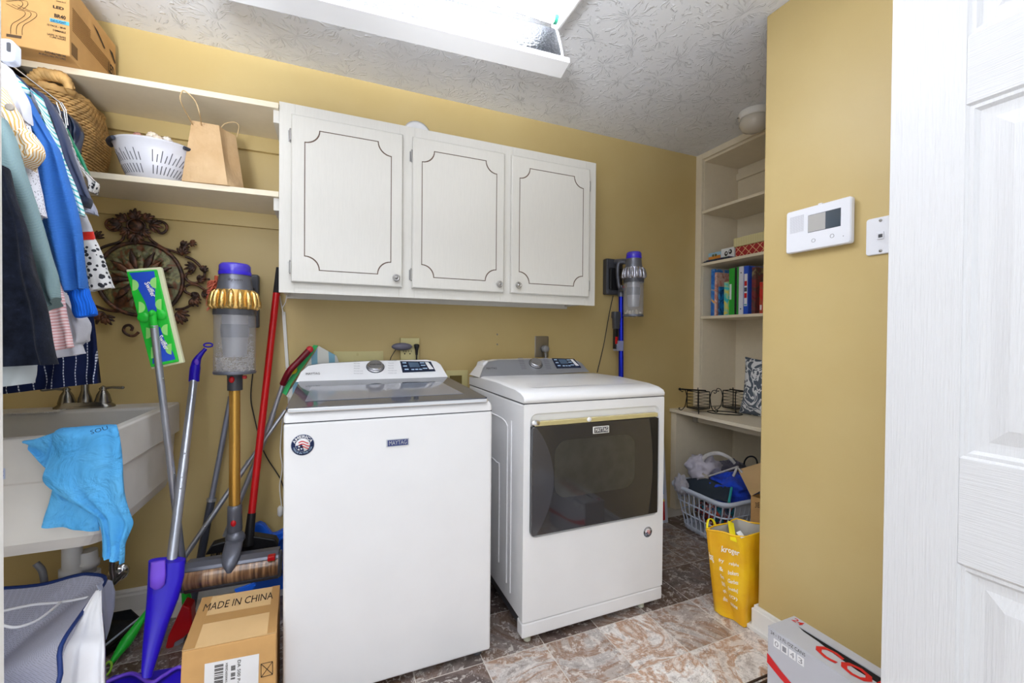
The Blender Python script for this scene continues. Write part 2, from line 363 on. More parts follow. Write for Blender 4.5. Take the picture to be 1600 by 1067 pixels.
# translucent plastic
tr = tl.n('ShaderNodeBsdfTranslucent'); tr.inputs[0].default_value = (.12, .12, .13, 1); mx = tl.n('ShaderNodeMixShader'); mx.inputs[0].default_value = .5
out = [n for n in tl.t.nodes if n.type == 'OUTPUT_MATERIAL'][0]; tl.l(tl.b.outputs[0], mx.inputs[1]); tl.l(tr.outputs[0], mx.inputs[2]); tl.l(mx.outputs[0], out.inputs[0])
LM = tl.m
def lens_pt(x, y, z):  # slight skew in plan
    return V((x, y+.0553*(.812-x), z))
prof = [(1.50, 2.372), (1.478, 2.366), (1.462, 2.345), (1.443, 2.30), (1.425, 2.25), (1.412, 2.205)]
mb = MB(); ra = smooth([lens_pt(.79, a, b) for a, b in prof], 4); rb = smooth([lens_pt(-.43, a, b) for a, b in prof], 4)
mb.loft([ra, rb], cap=False, ringclosed=False); mb.build('lens', LM, t, solid=.003)
mb = MB(); mb.tube(smooth([lens_pt(.792, a, b) for a, b in prof], 4), .006, 6); mb.build('lens_end_rim', WHITE, t)
mb = MB(); lp = [(1.402, 2.215), (1.402, 2.196), (1.470, 2.176), (1.474, 2.186), (1.412, 2.206)]
mb.prism([lens_pt(.815, a, b) for a, b in lp], lens_pt(-.43, 0, 0)-lens_pt(.815, 0, 0)); mb.build('lens_flange', WHITE, t, bevel=.001)
# round glass ceiling lamp in the alcove
gc = V((2.20, 1.70, CEIL)); t = thing('round_ceiling_lamp', 'round frosted glass ceiling lamp by the tall shelves, unlit', 'ceiling light', gc)
gp = aZ(1179, 186, 2.40)
MB().lathe([(.075, -.035), (.082, -.03), (.082, 0)], (gp.x, gp.y, CEIL-.001)).build('base', TRIM, t)
MB().lathe([(.001, -.115), (.03, -.112), (.06, -.098), (.078, -.07), (.076, -.045), (.070, -.035)], (gp.x, gp.y, CEIL)).build('glass_shade', mat('frosted_glass', 'CFC8BC', .2, var=.02, coat=.4), t)
for a in (2.6, 4.6, .5): MB().cyl((gp.x+.08*math.cos(a), gp.y+.08*math.sin(a), CEIL-.03), (gp.x+.092*math.cos(a), gp.y+.092*math.sin(a), CEIL-.03), .004, 8).build('screw', STEEL, t)
# ------------------------------------------------------------------ wall cabinet
t = thing('wall_cabinet', 'white three-door wall cabinet with scooped groove panels above the machines', 'cabinet', (.55, D, 1.337))
cx0, cx1, cy, cz0, cz1 = -.205, 1.302, 1.95, 1.337, 2.105
mb = MB(); mb.box(cx0, cy+.018, cz0+.012, cx0+.018, D, cz1).box(cx1-.018, cy+.018, cz0+.012, cx1, D, cz1).box(cx0, cy+.018, cz1-.018, cx1, D, cz1).box(cx0+.018, cy+.018, cz0+.03, cx1-.018, D, cz0+.048).box(cx0, D-.02, cz0, cx1, D, cz0+.04); mb.build('carcass', CABP, t)
doors = [((455, 177), (629.5, 209), (628.7, 448), (454.4, 438.7)), ((645, 214.6), (788.5, 240), (787.5, 457.7), (644, 450)), ((799.6, 243.5), (922, 263), (920.3, 464), (799, 458.4))]
dx = []
for TL, TR, BR, BL in doors:
    p = [aY(*q, cy-.018) for q in (TL, TR, BR, BL)]
    dx.append(((p[0].x+p[3].x)/2, (p[1].x+p[2].x)/2, (p[2].z+p[3].z)/2, (p[0].z+p[1].z)/2))
zb = sum(d[2] for d in dx)/3; zt = sum(d[3] for d in dx)/3
# face frame: two stiles at the ends, two between, top and bottom rails
for (a, b) in ((cx0, dx[0][0]+.012), (dx[0][1]-.012, dx[1][0]+.012), (dx[1][1]-.012, dx[2][0]+.012), (dx[2][1]-.012, cx1)): MB().box(a, cy, cz0, b, cy+.018, cz1).build('frame_stile', CABP, t, bevel=.001)
edges_ = [(dx[0][0]+.012, dx[0][1]-.012), (dx[1][0]+.012, dx[1][1]-.012), (dx[2][0]+.012, dx[2][1]-.012)]
for (a, b) in edges_:
    for (c, d) in ((cz0, zb+.012), (zt-.012, cz1)): MB().box(a, cy, c, b, cy+.018, d).build('frame_rail', CABP, t, bevel=.001)
for k, (a, b, _, _) in enumerate(dx):
    yf = cy-.020; yb_ = cy-.001
    mb = MB(); cxm, czm = (a+b)/2, (zb+zt)/2; hw, hh = (b-a)/2-.04, (zt-zb)/2-.05; r = .055
    if k == 0: hw = (b-a)/2-.048
    def outline(hw, hh, r):
        o = []
        for qx, qz, a0 in ((1, 1, 270), (-1, 1, 360), (-1, -1, 90), (1, -1, 180)):
            for j in range(9):
                tt = math.radians(a0-90*j/8 if True else 0); o.append((qx*hw+r*math.cos(tt), qz*hh+r*math.sin(tt)))
        return o
    oo = outline(hw, hh, r); oi = outline(hw-.0035, hh-.0035, r+.0005)
    W, Hh = (b-a)/2, (zt-zb)/2
    def rectpt(p):
        s_ = min(W/abs(p[0]) if p[0] else 9, Hh/abs(p[1]) if p[1] else 9); return (p[0]*s_, p[1]*s_)
    # outer ring points
    op = []
    for ci, (qx, qz) in enumerate(((1, 1), (-1, 1), (-1, -1), (1, -1))):
        C0 = (qx*W, qz*Hh); s0, e0 = oo[ci*9], oo[ci*9+8]
        S0 = (qx*W, s0[1]) if ci % 2 == 0 else (s0[0], qz*Hh); E0 = (e0[0], qz*Hh) if ci % 2 == 0 else (qx*W, e0[1])
        for j in range(9):
            a_, b_, f_ = (S0, C0, j/4) if j <= 4 else (C0, E0, (j-4)/4); op.append((a_[0]+(b_[0]-a_[0])*f_, a_[1]+(b_[1]-a_[1])*f_))
    e = .004
    mk = lambda L, y, s=1.0: [V((cxm+p[0]*s, y, czm+p[1]*s)) for p in L]
    opi = [(p[0]-math.copysign(e, p[0]), p[1]-math.copysign(e, p[1])) for p in op]
    mb.loft([mk(op, yb_), mk(op, yf+e), mk(opi, yf), mk(oo, yf)], cap=False, smooth=False)
    mb.loft([mk(oo, yf), mk(oo, yf+.003), mk(oi, yf+.003), mk(oi, yf)], cap=False, smooth=False, mi=1)
    mb.add(mk(oi, yf), [list(range(len(oi)))], mi=0)
    d_ = mb.build('door', [CABP, CABD], t)
    kx, kz = ((b-.028) if k < 2 else (a+.033)), zb+.038
    MB().lathe([(.006, 0), (.006, .010), (.014, .013), (.016, .018), (.0145, .022), (.0105, .0235), (.0095, .0215), (.006, .0215), (.0045, .025), (.001, .026)], (kx, yf, kz), (0, -1, 0), 20).build('knob', STEEL, d_)
    hx = a if k < 2 else b; sgn = -1 if k < 2 else 1
    for hz in (zt-.085, zb+.06):
        mb = MB(); mb.box(hx+sgn*.002, cy-.004, hz-.022, hx+sgn*.012, cy+.0, hz+.022); mb.cyl((hx+sgn*.003, cy-.012, hz-.02), (hx+sgn*.003, cy-.012, hz+.02), .0045, 10)
        mb.ell((hx+sgn*.003, cy-.012, hz+.024), .004, .004, .005).ell((hx+sgn*.003, cy-.012, hz-.024), .004, .004, .005); mb.build('hinge', STEEL, t)
for px in (507, 548, 785): 
    p = aY(px, 470, 2.1); MB().box(p.x-.012, 2.07, cz0+.022, p.x+.012, 2.1, cz0+.03).build('clip', TRIM, t)
# small white round dish standing on cabinet top
p = aY(652, 200, 2.15); o = MB().lathe([(.0, 0), (.06, 0), (.066, .005), (.055, .006), (.05, .004), (.0, .004)], (p.x, 2.15, cz1+.067), (0, -1, .12), 28).build('plate', WHITE, loc=(p.x, 2.15, cz1)); tag(o, 'small white round plate standing on top of the wall cabinet', 'plate')
# ------------------------------------------------------------------ shelves left of cabinet
def shelf(name, label, L, Rr, ztop, th, yw=D):
    xr = cx0-.001; t = thing(name, label, 'shelf', (-.9, D, ztop-th))
    A = V(L); B = V(Rr); sl = (B.y-A.y)/(B.x-A.x); ya = A.y+(-1.5-A.x)*sl; yb = A.y+(xr-A.x)*sl
    MB().hexa([(-1.499, ya, ztop-th), (xr, yb, ztop-th), (xr, yw, ztop-th), (-1.499, yw, ztop-th), (-1.499, ya, ztop), (xr, yb, ztop), (xr, yw, ztop), (-1.499, yw, ztop)]).build('board', CREAM, t, bevel=.0015)
    MB().box(-1.499, yw-.02, ztop-th-.065, xr, yw, ztop-th-.0005).build('cleat', WALL, t)
    MB().box(xr-.02, yb+.02, ztop-th-.05, xr, yw-.021, ztop-th-.0005).build('side_cleat', CABP, t)
    return t
ZS1 = 2.090; ZS2 = 1.742
S1L, S1R = aZ(29.5, 91.4, ZS1), aZ(433, 160.2, ZS1); S2L, S2R = aZ(137.8, 267, ZS2), aZ(433, 298.9, ZS2)
shelf('upper_shelf', 'upper cream shelf on the left, carrying the big cardboard box', S1L, S1R, ZS1, .022)
shelf('lower_shelf', 'lower cream shelf on the left, under the colander and paper bag', S2L, S2R, ZS2, .022)
for px in (300, 322, 372):
    pass
t = thing('wire_ring_pair', 'thin dark wire hoops lying on the upper left shelf', 'wire', (aZ(325, 143, ZS1+.0)[0], 2.05, ZS1))
p = aY(325, 143, 2.03)
MB().tube([V((p.x, 2.03, ZS1+.002))+V((math.cos(a)*.016, math.sin(a)*.01, max(0, math.sin(a))*.016)) for a in [math.pi*k/10 for k in range(11)]], .0012, 6).build('hoop', CABLE, t)
# ------------------------------------------------------------------ washer
t = thing('washing_machine', 'white top-load washing machine with smoked glass lid, left of the dryer', 'washing machine', (.195, 1.79, 0))
wx0, wx1, wy0, wy1 = -.139, .531, 1.442, 2.13
MB().box(wx0, wy0, .025, wx1, wy1, .897).build('cabinet_body', WHITE, t, bevel=.009, seg=3)
mb = MB(); mb.loft([rrect((wx0+wx1)/2, (wy0+wy1)/2, (wx1-wx0)/2-i, (wy1-wy0)/2-j, .012, z) for i, j, z in ((.0, .0, .899), (.0, .0, .915), (.004, .004, .926), (.012, .012, .932))]); mb.build('top_frame', WHITE, t)
MB().box(wx0+.002, wy0+.003, .8955, wx1-.002, wy1, .9005).build('seam', DGREY, t)
for (a, b) in ((wx0+.04, wy0+.04), (wx1-.04, wy0+.04), (wx0+.04, wy1-.04), (wx1-.04, wy1-.04)): MB().lathe([(.018, 0), (.018, .012), (.008, .014), (.008, .03)], (a, b, .001)).build('foot', DGREY, t)
LID = mat('smoked_glass_lid', '4C4F58', .06, var=0, coat=0, spec=.5, ior=1.26); LIDM = plain('lid_window', '9A9A9E', .12, coat=.6)
f0, f1 = wy0-.004, 2.02; z0, z1 = .936, .962
lid = MB(); L = [(wx0+.012, f0, z0), (wx1-.03, f0, z0+.002), (wx1-.018, f0+.012, z0+.003), (.508, f1, z1), (-.147+.012, f1, z1), (wx0+.006, f0+.012, z0)]
lid.prism([V(p) for p in L], (0, 0, .008)); lo = lid.build('lid', LID, t, bevel=.002)
MB().prism([V((-.085, f0+.10, .9487)), V((.45, f0+.10, .9497)), V((.435, f0+.40, .9635)), V((-.08, f0+.40, .9625))], (0, 0, .0012)).build('lid_window', plain('lid_window_glass', '7C7E86', .06, spec=.5, ior=1.26), lo)
MB().box(wx0+.012, f0-.006, z0-.006, wx1-.022, f0+.006, z0+.0075).build('lid_trim', CHROME, lo, bevel=.003)
# console: slanted rounded face
def console(root, A, B, Cc, Dd, yb, mface, mside, edge):
    # A,B bottom left/right front ; Cc,Dd top right/left ; yb back y
    A, B, Cc, Dd = map(V, (A, B, Cc, Dd)); up = (Dd-A); r = .05
    pts = [A, B]
    pts += [B+(Cc-B)*.35, B+(Cc-B)*.7, Cc+(B-Cc)*.12+(Dd-Cc)*.02, Cc+(Dd-Cc)*.09]
    pts += [Cc+(Dd-Cc)*.5+(Dd-A).normalized()*.006, Dd+(Cc-Dd)*.12, Dd+(A-Dd)*.10+(Cc-Dd)*.03, A+(Dd-A)*.55-(B-A)*.0]
    mb = MB(); back = [V((p.x, yb, p.z-.0)) for p in pts]
    mid = [V((p.x, p.y+.012, p.z)) for p in pts]
    mb.loft([mid, back], cap=True, smooth=False); mb.build('console_body', mside, root)
    mb = MB(); mb.prism(pts, (0, .012, 0)); return mb.build('control_panel', mface, root, bevel=.002)
A = aY(462, 597, 2.0); B = aY(700, 589, 2.0); D_ = aY(476, 569, 2.09)
C_ = A
_n = (B-A).cross(D_-A); _d = ray(684, 561.5); C_ = V((0, 0, H))+_d*((A-V((0, 0, H))).dot(_n)/_d.dot(_n))
cp = console(t, A, B, C_, D_, 2.135, WHITE, DGREY, 0)
def on_face(A, B, Dd, u, v): return A+(B-A)*u+(Dd-A)*v
def face_hit(px, py, P0, P1, P2):
    n = (P1-P0).cross(P2-P0); o = V((0, 0, H)); d = ray(px, py); return o+d*((P0-o).dot(n)/d.dot(n))
def dial(root, px, py, P0, P1, P2, r):
    n = (P1-P0).cross(P2-P0).normalized(); c = face_hit(px, py, P0, P1, P2)
    if n.y > 0: n = -n
    MB().lathe([(r*1.1, 0), (r*1.1, .004), (r, .005), (r*.98, .014), (r*.9, .017), (.0005, .0172)], c, n, 40, smooth=False).build('dial', plain('spun_steel', 'C6C6CA', .25, .9), root)
    MB().lathe([(r*1.2, 0), (r*1.2, .003)], c, n, 32).build('dial_ring', DGREY, root)
    return c+n*.0175, n
def panel_quad(P0, P1, P2, pxs, off=.0015):
    n = (P1-P0).cross(P2-P0).normalized(); n = -n if n.y > 0 else n
    return [face_hit(a, b, P0, P1, P2)+n*off for a, b in pxs]
dc, dn = dial(t, 586.5, 573.5, A, B, D_, .034)
DISP = plain('navy_display', '16233E', .15, coat=.6); DISPG = plain('grey_lcd', '4E6074', .2); GINK = plain('grey_ink', '8A8A90', .7); LBLUE = plain('pale_blue_print', 'A9C2DA', .6)
def display(root, q, P):
    o = decal(root, q, DISP, 'display', 0.001, .002); 
    def loc(u, v): return (q[0]*(1-u)+q[1]*u)*(1-v)+(q[3]*(1-u)+q[2]*u)*v
    decal(o, [loc(.26, .42)+dn*.001, loc(.58, .42)+dn*.001, loc(.56, .9)+dn*.001, loc(.24, .9)+dn*.001], DISPG, 'screen', .001)
    decal(o, [loc(.83, .2)+dn*.001, loc(.97, .2)+dn*.001, loc(.90, .92)+dn*.001, loc(.79, .92)+dn*.001], WHITE, 'button', .001)
    for u, v, w_ in ((.06, .85, .12), (.06, .55, .12), (.08, .25, .12), (.28, .22, .09), (.40, .22, .09), (.52, .22, .09), (.62, .85, .14), (.62, .6, .14), (.64, .3, .14)):
        decal(o, [loc(u, v-.05)+dn*.001, loc(u+w_, v-.05)+dn*.001, loc(u+w_, v+.04)+dn*.001, loc(u, v+.04)+dn*.001], LBLUE, 'print', .001)
q = panel_quad(A, B, D_, [(629, 582.3), (680.5, 580.3), (673, 565.3), (625, 564.8)]); display(t, q, t)
def fquad(P0, P1, P2, pxs): q = panel_quad(P0, P1, P2, pxs, .0022); return q
q = fquad(A, B, D_, [(478, 586.5), (500, 585.8), (478, 583.2)]); text_on(cp, 'MAYTAG', q[0], q[1], q[2], INK)
for k in range(6):
    for px0 in (553, 606 if k != 9 else 0):
        yy = 564.5+k*3.9-(px0-553)*.012; q = fquad(A, B, D_, [(px0+(1 if px0 > 600 else 0), yy+.8), (px0+(14 if k in (0, 4, 5) else 9), yy+.7), (px0, yy-.6)])
        text_on(cp, 'Normal Load' if k in (0, 4, 5) else 'Normal', q[0], q[1], q[2], GINK, 'cycle_print')
rt = (B-A).normalized(); upv = dn.cross(rt)
upv = upv if upv.z > 0 else -upv
text_on(t, 'POWER WASH', dc-rt*.024-upv*.004, dc+rt*.024-upv*.004, dc-rt*.024+upv*.004, INK, 'dial_print')
# badges
NAVY = plain('navy_badge', '1E2C6E', .3, coat=.5); SILV = plain('silver_badge', 'B8BAC0', .3, .8)
def badge(root, pa, pb, pc, pd, y, mbg, mfg, mborder):
    q = [aY(*p, y) for p in (pa, pb, pc, pd)]; o = decal(root, q, mborder, 'badge', .003, .003)
    c = sum(q, V())/4; qi = [c+(p-c)*.9+V((0, -.0032, 0)) for p in q]; qi = [V((p.x, p.y, c.z+(p.z-c.z)*.92)) for p in qi]; decal(o, qi, mbg, 'badge_field', .0004)
    text_on(o, 'MAYTAG', qi[0]*.93+qi[2]*.07+V((0, -.001, .0025)), qi[1]*.93+qi[3]*.07+V((0, -.001, .0025)), qi[3]*.93+qi[1]*.07+V((0, -.001, -.001)), mfg)
badge(t, (603.7, 698.3), (638.8, 695), (638.8, 684.3), (603.7, 687), wy0, NAVY, SILV, SILV)
def sticker(root, c, r, cols=('1B2B55', '9FA7B6')):
    # round flag sticker facing -y
    rt, up = V((1, 0, 0)), V((0, 0, 1)); c = V(c)
    def disc(rr, off, m, nm): return MB().lathe([(rr, 0), (rr, .0006), (.0001, .0006)], c+V((0, -off, 0)), (0, -1, 0), 32).build(nm, m, root)
    o = disc(r, .0002, plain('sticker_rim', cols[1], .4), 'sticker'); 
    def disc2(rr, off, m, nm): return MB().lathe([(rr, 0), (rr, .0006), (.0001, .0006)], c+V((0, -off, 0)), (0, -1, 0), 32).build(nm, m, o)
    disc2(r*.96, .0006, plain('sticker_navy'+cols[0], cols[0], .4), 'ring'); disc2(r*.62, .0012, PAPER, 'flag_field')
    for k in range(3):
        a = [c+rt*(-r*.35+r*.95*s)*1.0+up*(r*(.28-.25*k)+r*.12*math.sin(s*5)) for s in [i/8 for i in range(9)]]; a = [p for p in a if (p-c).length < r*.62]
        if len(a) > 2: MB().prism([p+V((0, -.0022, 0)) for p in a]+[p+V((0, -.0022, -r*.1)) for p in reversed(a)], (0, -.0003, 0)).build('stripe', RED, o)
    MB().prism([c+rt*(math.cos(a)*r*.6)+up*(math.sin(a)*r*.6)+V((0, -.0022, 0)) for a in [math.pi*1.02+math.pi*.55*i/8 for i in range(9)]]+[c+rt*r*-.05+up*r*.05+V((0, -.0022, 0))], (0, -.0003, 0)).build('star_field', plain('sticker_blue', '1B2B55', .4), o)
    for (a, b) in ((-.3, -.12), (-.1, -.34), (-.33, -.38)):
        s_ = [c+rt*(a*r+math.sin(k*math.pi/5)*r*(.1 if k % 2 == 0 else .045))+up*(b*r+math.cos(k*math.pi/5)*r*(.1 if k % 2 == 0 else .045))+V((0, -.003, 0)) for k in range(10)]
        MB().prism(s_, (0, -.0003, 0)).build('star', PAPER, o)
    text_on(o, 'AMERICA', c, c+rt, c+up, PAPER, off=.0018, arc=(c, r*.66, math.radians(165), math.radians(15), r*.26, rt, up), bold=.02)
    text_on(o, 'MADE IN THE USA', c, c+rt, c+up, LBLUE, off=.0018, arc=(c, r*.86, math.radians(195), math.radians(345), -r*.16, rt, up))
sticker(t, aY(473, 695, wy0), .0325)
# ------------------------------------------------------------------ dryer
t = thing('clothes_dryer', 'white clothes dryer with a dark glass front door, right of the washing machine', 'dryer', (.99, 1.79, 0))
dx0, dx1, dy0, dy1 = .656, 1.325, 1.442, 2.135
MB().box(dx0, dy0+.012, .088, dx1, dy1, .912).build('side_panels', WHITE, t, bevel=.008, seg=3)
# front frame with recess opening for the door
ox0, ox1, oz0, oz1 = .683, 1.300, .404, .876
fr = MB(); O = [V((dx0, dy0, .088)), V((dx1, dy0, .088)), V((dx1, dy0, .912)), V((dx0, dy0, .912))]
def rr4(x0, x1, z0, z1, r, y, k=5):
    return [V((p.x, y, p.y)) for p in rrect((x0+x1)/2, (z0+z1)/2, (x1-x0)/2, (z1-z0)/2, r, 0, k)]
inner = rr4(ox0, ox1, oz0, oz1, .03, dy0); inner2 = rr4(ox0+.01, ox1-.006, oz0+.01, oz1-.012, .022, dy0+.02)
outer = rr4(dx0, dx1, .088, .912, .006, dy0)
fr.loft([[p+V((0, .02, 0)) for p in outer], outer, inner, inner2], cap=False, smooth=False); fr.add(inner2, [list(range(len(inner2)))]); fr.build('front_panel', WHITE, t)
MB().box(dx0, dy0, .028, dx1, dy0+.05, .084).build('kick_panel', WHITE, t, bevel=.006, seg=3); MB().box(dx0+.02, dy0+.05, .03, dx1-.02, dy1-.01, .09).build('base_pan', DGREY, t)
for (a, b) in ((dx0+.035, dy0+.03), (dx1-.09, dy0+.03), (dx0+.05, dy1-.05), (dx1-.05, dy1-.05)): MB().lathe([(.014, 0), (.014, .01), (.007, .012), (.007, .035)], (a, b, .001)).build('foot', mat('pale_foot', 'B9B9A8', .5), t)
# embossed ribs on the left side
for ring in (smooth([(dx0, 1.60, .80), (dx0, 1.66, .82), (dx0, 1.9, .82)], 6), [(dx0, 1.60, .80), (dx0, 1.60, .16)], [(dx0, 1.56, .83), (dx0, 1.56, .14)], smooth([(dx0, 1.9, .62), (dx0, 1.72, .62), (dx0, 1.69, .58), (dx0, 1.69, .2)], 6)):
    MB().tube(ring, .004, 6).build('embossed_rib', WHITE, t)
# top lid with crowned front edge
def lidring(ins, z0_, yback): pass
mb = MB(); prof = [(dy0+.0, .916), (dy0-.002, .93), (dy0+.006, .944), (dy0+.03, .955), (dy0+.09, .964), (dy0+.3, .974), (dy0+.52, .972), (dy1, .960), (dy1, .916)]
rings = []
for x, s_ in ((dx0, .86), (dx0+.006, .94), (dx0+.02, 1), (dx1-.02, 1), (dx1-.006, .94), (dx1, .86)):
    rings.append([V((x, y, .916+(z-.916)*(s_ if z > .92 else 1))) for y, z in prof])
mb.loft(rings, cap=True); mb.build('top_lid', WHITE, t)
MB().loft([rr for rr in [[V((x, y, z)) for x, y, z in ((dx0+.07, dy0+.08, .9645), (dx1-.07, dy0+.08, .9645), (dx1-.07, 1.93, .9745), (dx0+.07, 1.93, .9745))], [V((x, y, z)) for x, y, z in ((dx0+.09, dy0+.10, .9665), (dx1-.09, dy0+.10, .9665), (dx1-.09, 1.91, .976), (dx0+.09, 1.91, .976))]]], smooth=False).build('top_field', WHITE, t)
MB().box(dx0+.001, dy0+.003, .911, dx1-.001, dy1, .9165).build('seam', DGREY, t)
A2 = aY(750, 590, 1.955); B2 = aY(921, 581, 1.955); D2 = aY(760, 562.5, 2.05)
C2 = face_hit(904, 561.5, A2, B2, D2)
CGREY = mat('silver_console', 'A6A8AE', .3, .6, var=.03); cp2 = console(t, A2, B2, C2, D2, 2.13, CGREY, WHITE, 0)
mb = MB(); mb.loft([[A2+V((.006, .004, -.02)), V((A2.x+.006, 2.13, A2.z-.04)), V((D2.x-.02, 2.13, D2.z-.012)), D2+V((-.014, .012, -.014))], [A2+V((.02, .006, -.02)), V((A2.x+.02, 2.13, A2.z-.04)), V((D2.x+.01, 2.13, D2.z-.004)), D2+V((.01, .012, -.004))]], smooth=False); mb.build('console_side', WHITE, t)
c0 = face_hit(837, 569.5, A2, B2, D2); n2 = (B2-A2).cross(D2-A2).normalized(); n2 = -n2 if n2.y > 0 else n2
dc2, dn2 = dial(t, 837, 568.5, A2, B2, D2, .031)
dn = dn2
q = panel_quad(A2, B2, D2, [(870, 575.8), (908, 574.6), (897, 561), (862, 560.2)]); display(t, q, t)
q = fquad(A2, B2, D2, [(760, 577.8), (776, 577.2), (760, 574.8)]); text_on(cp2, 'MAYTAG', q[0], q[1], q[2], INK)
for k in range(7):
    for px0 in (809, 848):
        yy = 560.2+k*2.7; q = fquad(A2, B2, D2, [(px0+k*.9, yy+.5), (px0+8+k*.9, yy+.3), (px0+k*.9, yy-.4)])
        decal(cp2, [q[0], q[1], q[1]+(q[2]-q[0]), q[2]], GINK, 'cycle_print', .0004)
# door
dd = thing('x', 'x', 'x', (0, 0, 0)); bpy.data.objects.remove(dd)
DG = plain('dark_door_glass', '29292D', .035, coat=1, spec=.5); DG2 = mat('inner_door_glass', '383836', .05, var=.12, vscale=20, coat=.8, spec=.5); DSIDE = plain('door_side_band', '3C3C42', .1, coat=.8)
p = [aY(829.5, 836, dy0-.012), aY(1029.5, 804, dy0-.012), aY(1027, 652.5, dy0-.012), aY(832, 666, dy0-.012)]
x0, x1, z0, z1 = (p[0].x+p[3].x)/2, (p[1].x+p[2].x)/2, (p[0].z+p[1].z)/2, (p[2].z+p[3].z)/2
mb = MB(); mb.loft([rr4(x0, x1, z0, z1, .014, dy0+.012), rr4(x0, x1, z0, z1, .014, dy0-.010), rr4(x0+.003, x1-.003, z0+.003, z1-.003, .012, dy0-.013)], smooth=False); do = mb.build('door', DG, t)
mb = MB(); mb.loft([rr4(x0+.095, x1-.125, z0+.13, z1-.06, .055, dy0-.0128), rr4(x0+.095, x1-.125, z0+.13, z1-.06, .055, dy0-.0138)], smooth=False); mb.build('door_window', DG2, do)
for sg, xe in ((1, x0), (-1, x1)):
    arc = [V((xe+sg*(.018+.075*math.sin(math.pi*i/14)**.8 if sg > 0 else .03+.0*i+.02*(1-math.sin(math.pi*i/14))), dy0-.0134, z0+.004+(z1-z0-.008)*i/14)) for i in range(15)]
    e0 = V((xe+sg*.003, dy0-.0134, z0+.004)); e1 = V((xe+sg*.003, dy0-.0134, z1-.004))
    MB().prism([e0]+arc+[e1], (0, -.0006, 0)).build('door_side_band', DSIDE if sg > 0 else BLACK, do)
HB = mat('handle_yellow_reflect', 'C8BB88', .25, .2, var=.02); MB().box(x0+.012, dy0-.012, z1+.001, x1-.004, dy0+.010, z1+.018).build('handle_bar', HB, do, bevel=.002)  # yellow reflection put into the handle's base colour
MB().ell((x0+.02, dy0-.006, z1+.012), .022, .008, .012).build('handle_cap', CHROME, do); MB().ell((aY(918, 655, dy0).x, dy0-.013, z1+.012), .011, .004, .009).build('handle_cap', WHITE, do)
badge(do, (926.5, 677.5), (951, 675.3), (951, 664.8), (926.5, 666.8), dy0-.0135, plain('grey_badge', '4A4A50', .4), WINK, WINK)
sticker(t, aY(1012, 831, dy0), .0225, ('3A2E22', 'B09A6A'))
# ------------------------------------------------------------------ right alcove: bookcase + desk
bx = 2.34; BK = 2.69
t = thing('bookcase', 'tall built-in cream bookcase in the right corner', 'bookcase', (2.5, 1.7, 0))
MB().box(bx, D-.052, .69, bx+.02, D-.001, CEIL-.001).build('face_stile', CREAM, t, bevel=.001)
MB().box(bx+.02, D-.056, .69, BK, D-.052, CEIL-.001).build('side_panel', CREAM, t); MB().box(BK-.006, WY+.02, .69, BK, D-.056, CEIL-.001).build('back_panel', CREAM, t)
MB().box(bx, WY+.02, 2.40, bx+.02, D-.053, CEIL-.001).build('header', CREAM, t, bevel=.001); MB().box(bx+.021, WY+.02, 2.385, BK-.007, D-.057, 2.40).build('top_board', CREAM, t)
for z in (2.042, 1.683, 1.318): MB().box(bx, WY+.02, z-.018, BK-.007, D-.057, z).build('shelf_board', CREAM, t, bevel=.001)
MB().box(BK-.026, WY+.02, 2.30, BK-.007, D-.057, 2.345).build('cleat', CREAM, t)
t = thing('built_in_desk', 'cream desk top below the bookcase with wire holders on it', 'desk', (2.4, 1.7, 0))
DZ = .684
MB().box(2.125, WY+.02, DZ-.022, BK, D-.002, DZ).build('desk_top', CREAM, t, bevel=.002)
MB().box(2.14, D-.05, .002, BK, D-.002, DZ-.023).build('side_panel', CREAM, t, bevel=.001); MB().box(BK-.02, WY+.02, .002, BK-.001, D-.051, DZ-.023).build('back_panel', CREAM, t)
MB().box(2.24, WY+.1, DZ-.075, 2.262, D-.12, DZ-.045).build('drawer_runner', CREAM, t); MB().box(2.235, D-.14, DZ-.08, 2.25, D-.10, DZ-.04).build('bracket', STEEL, t)
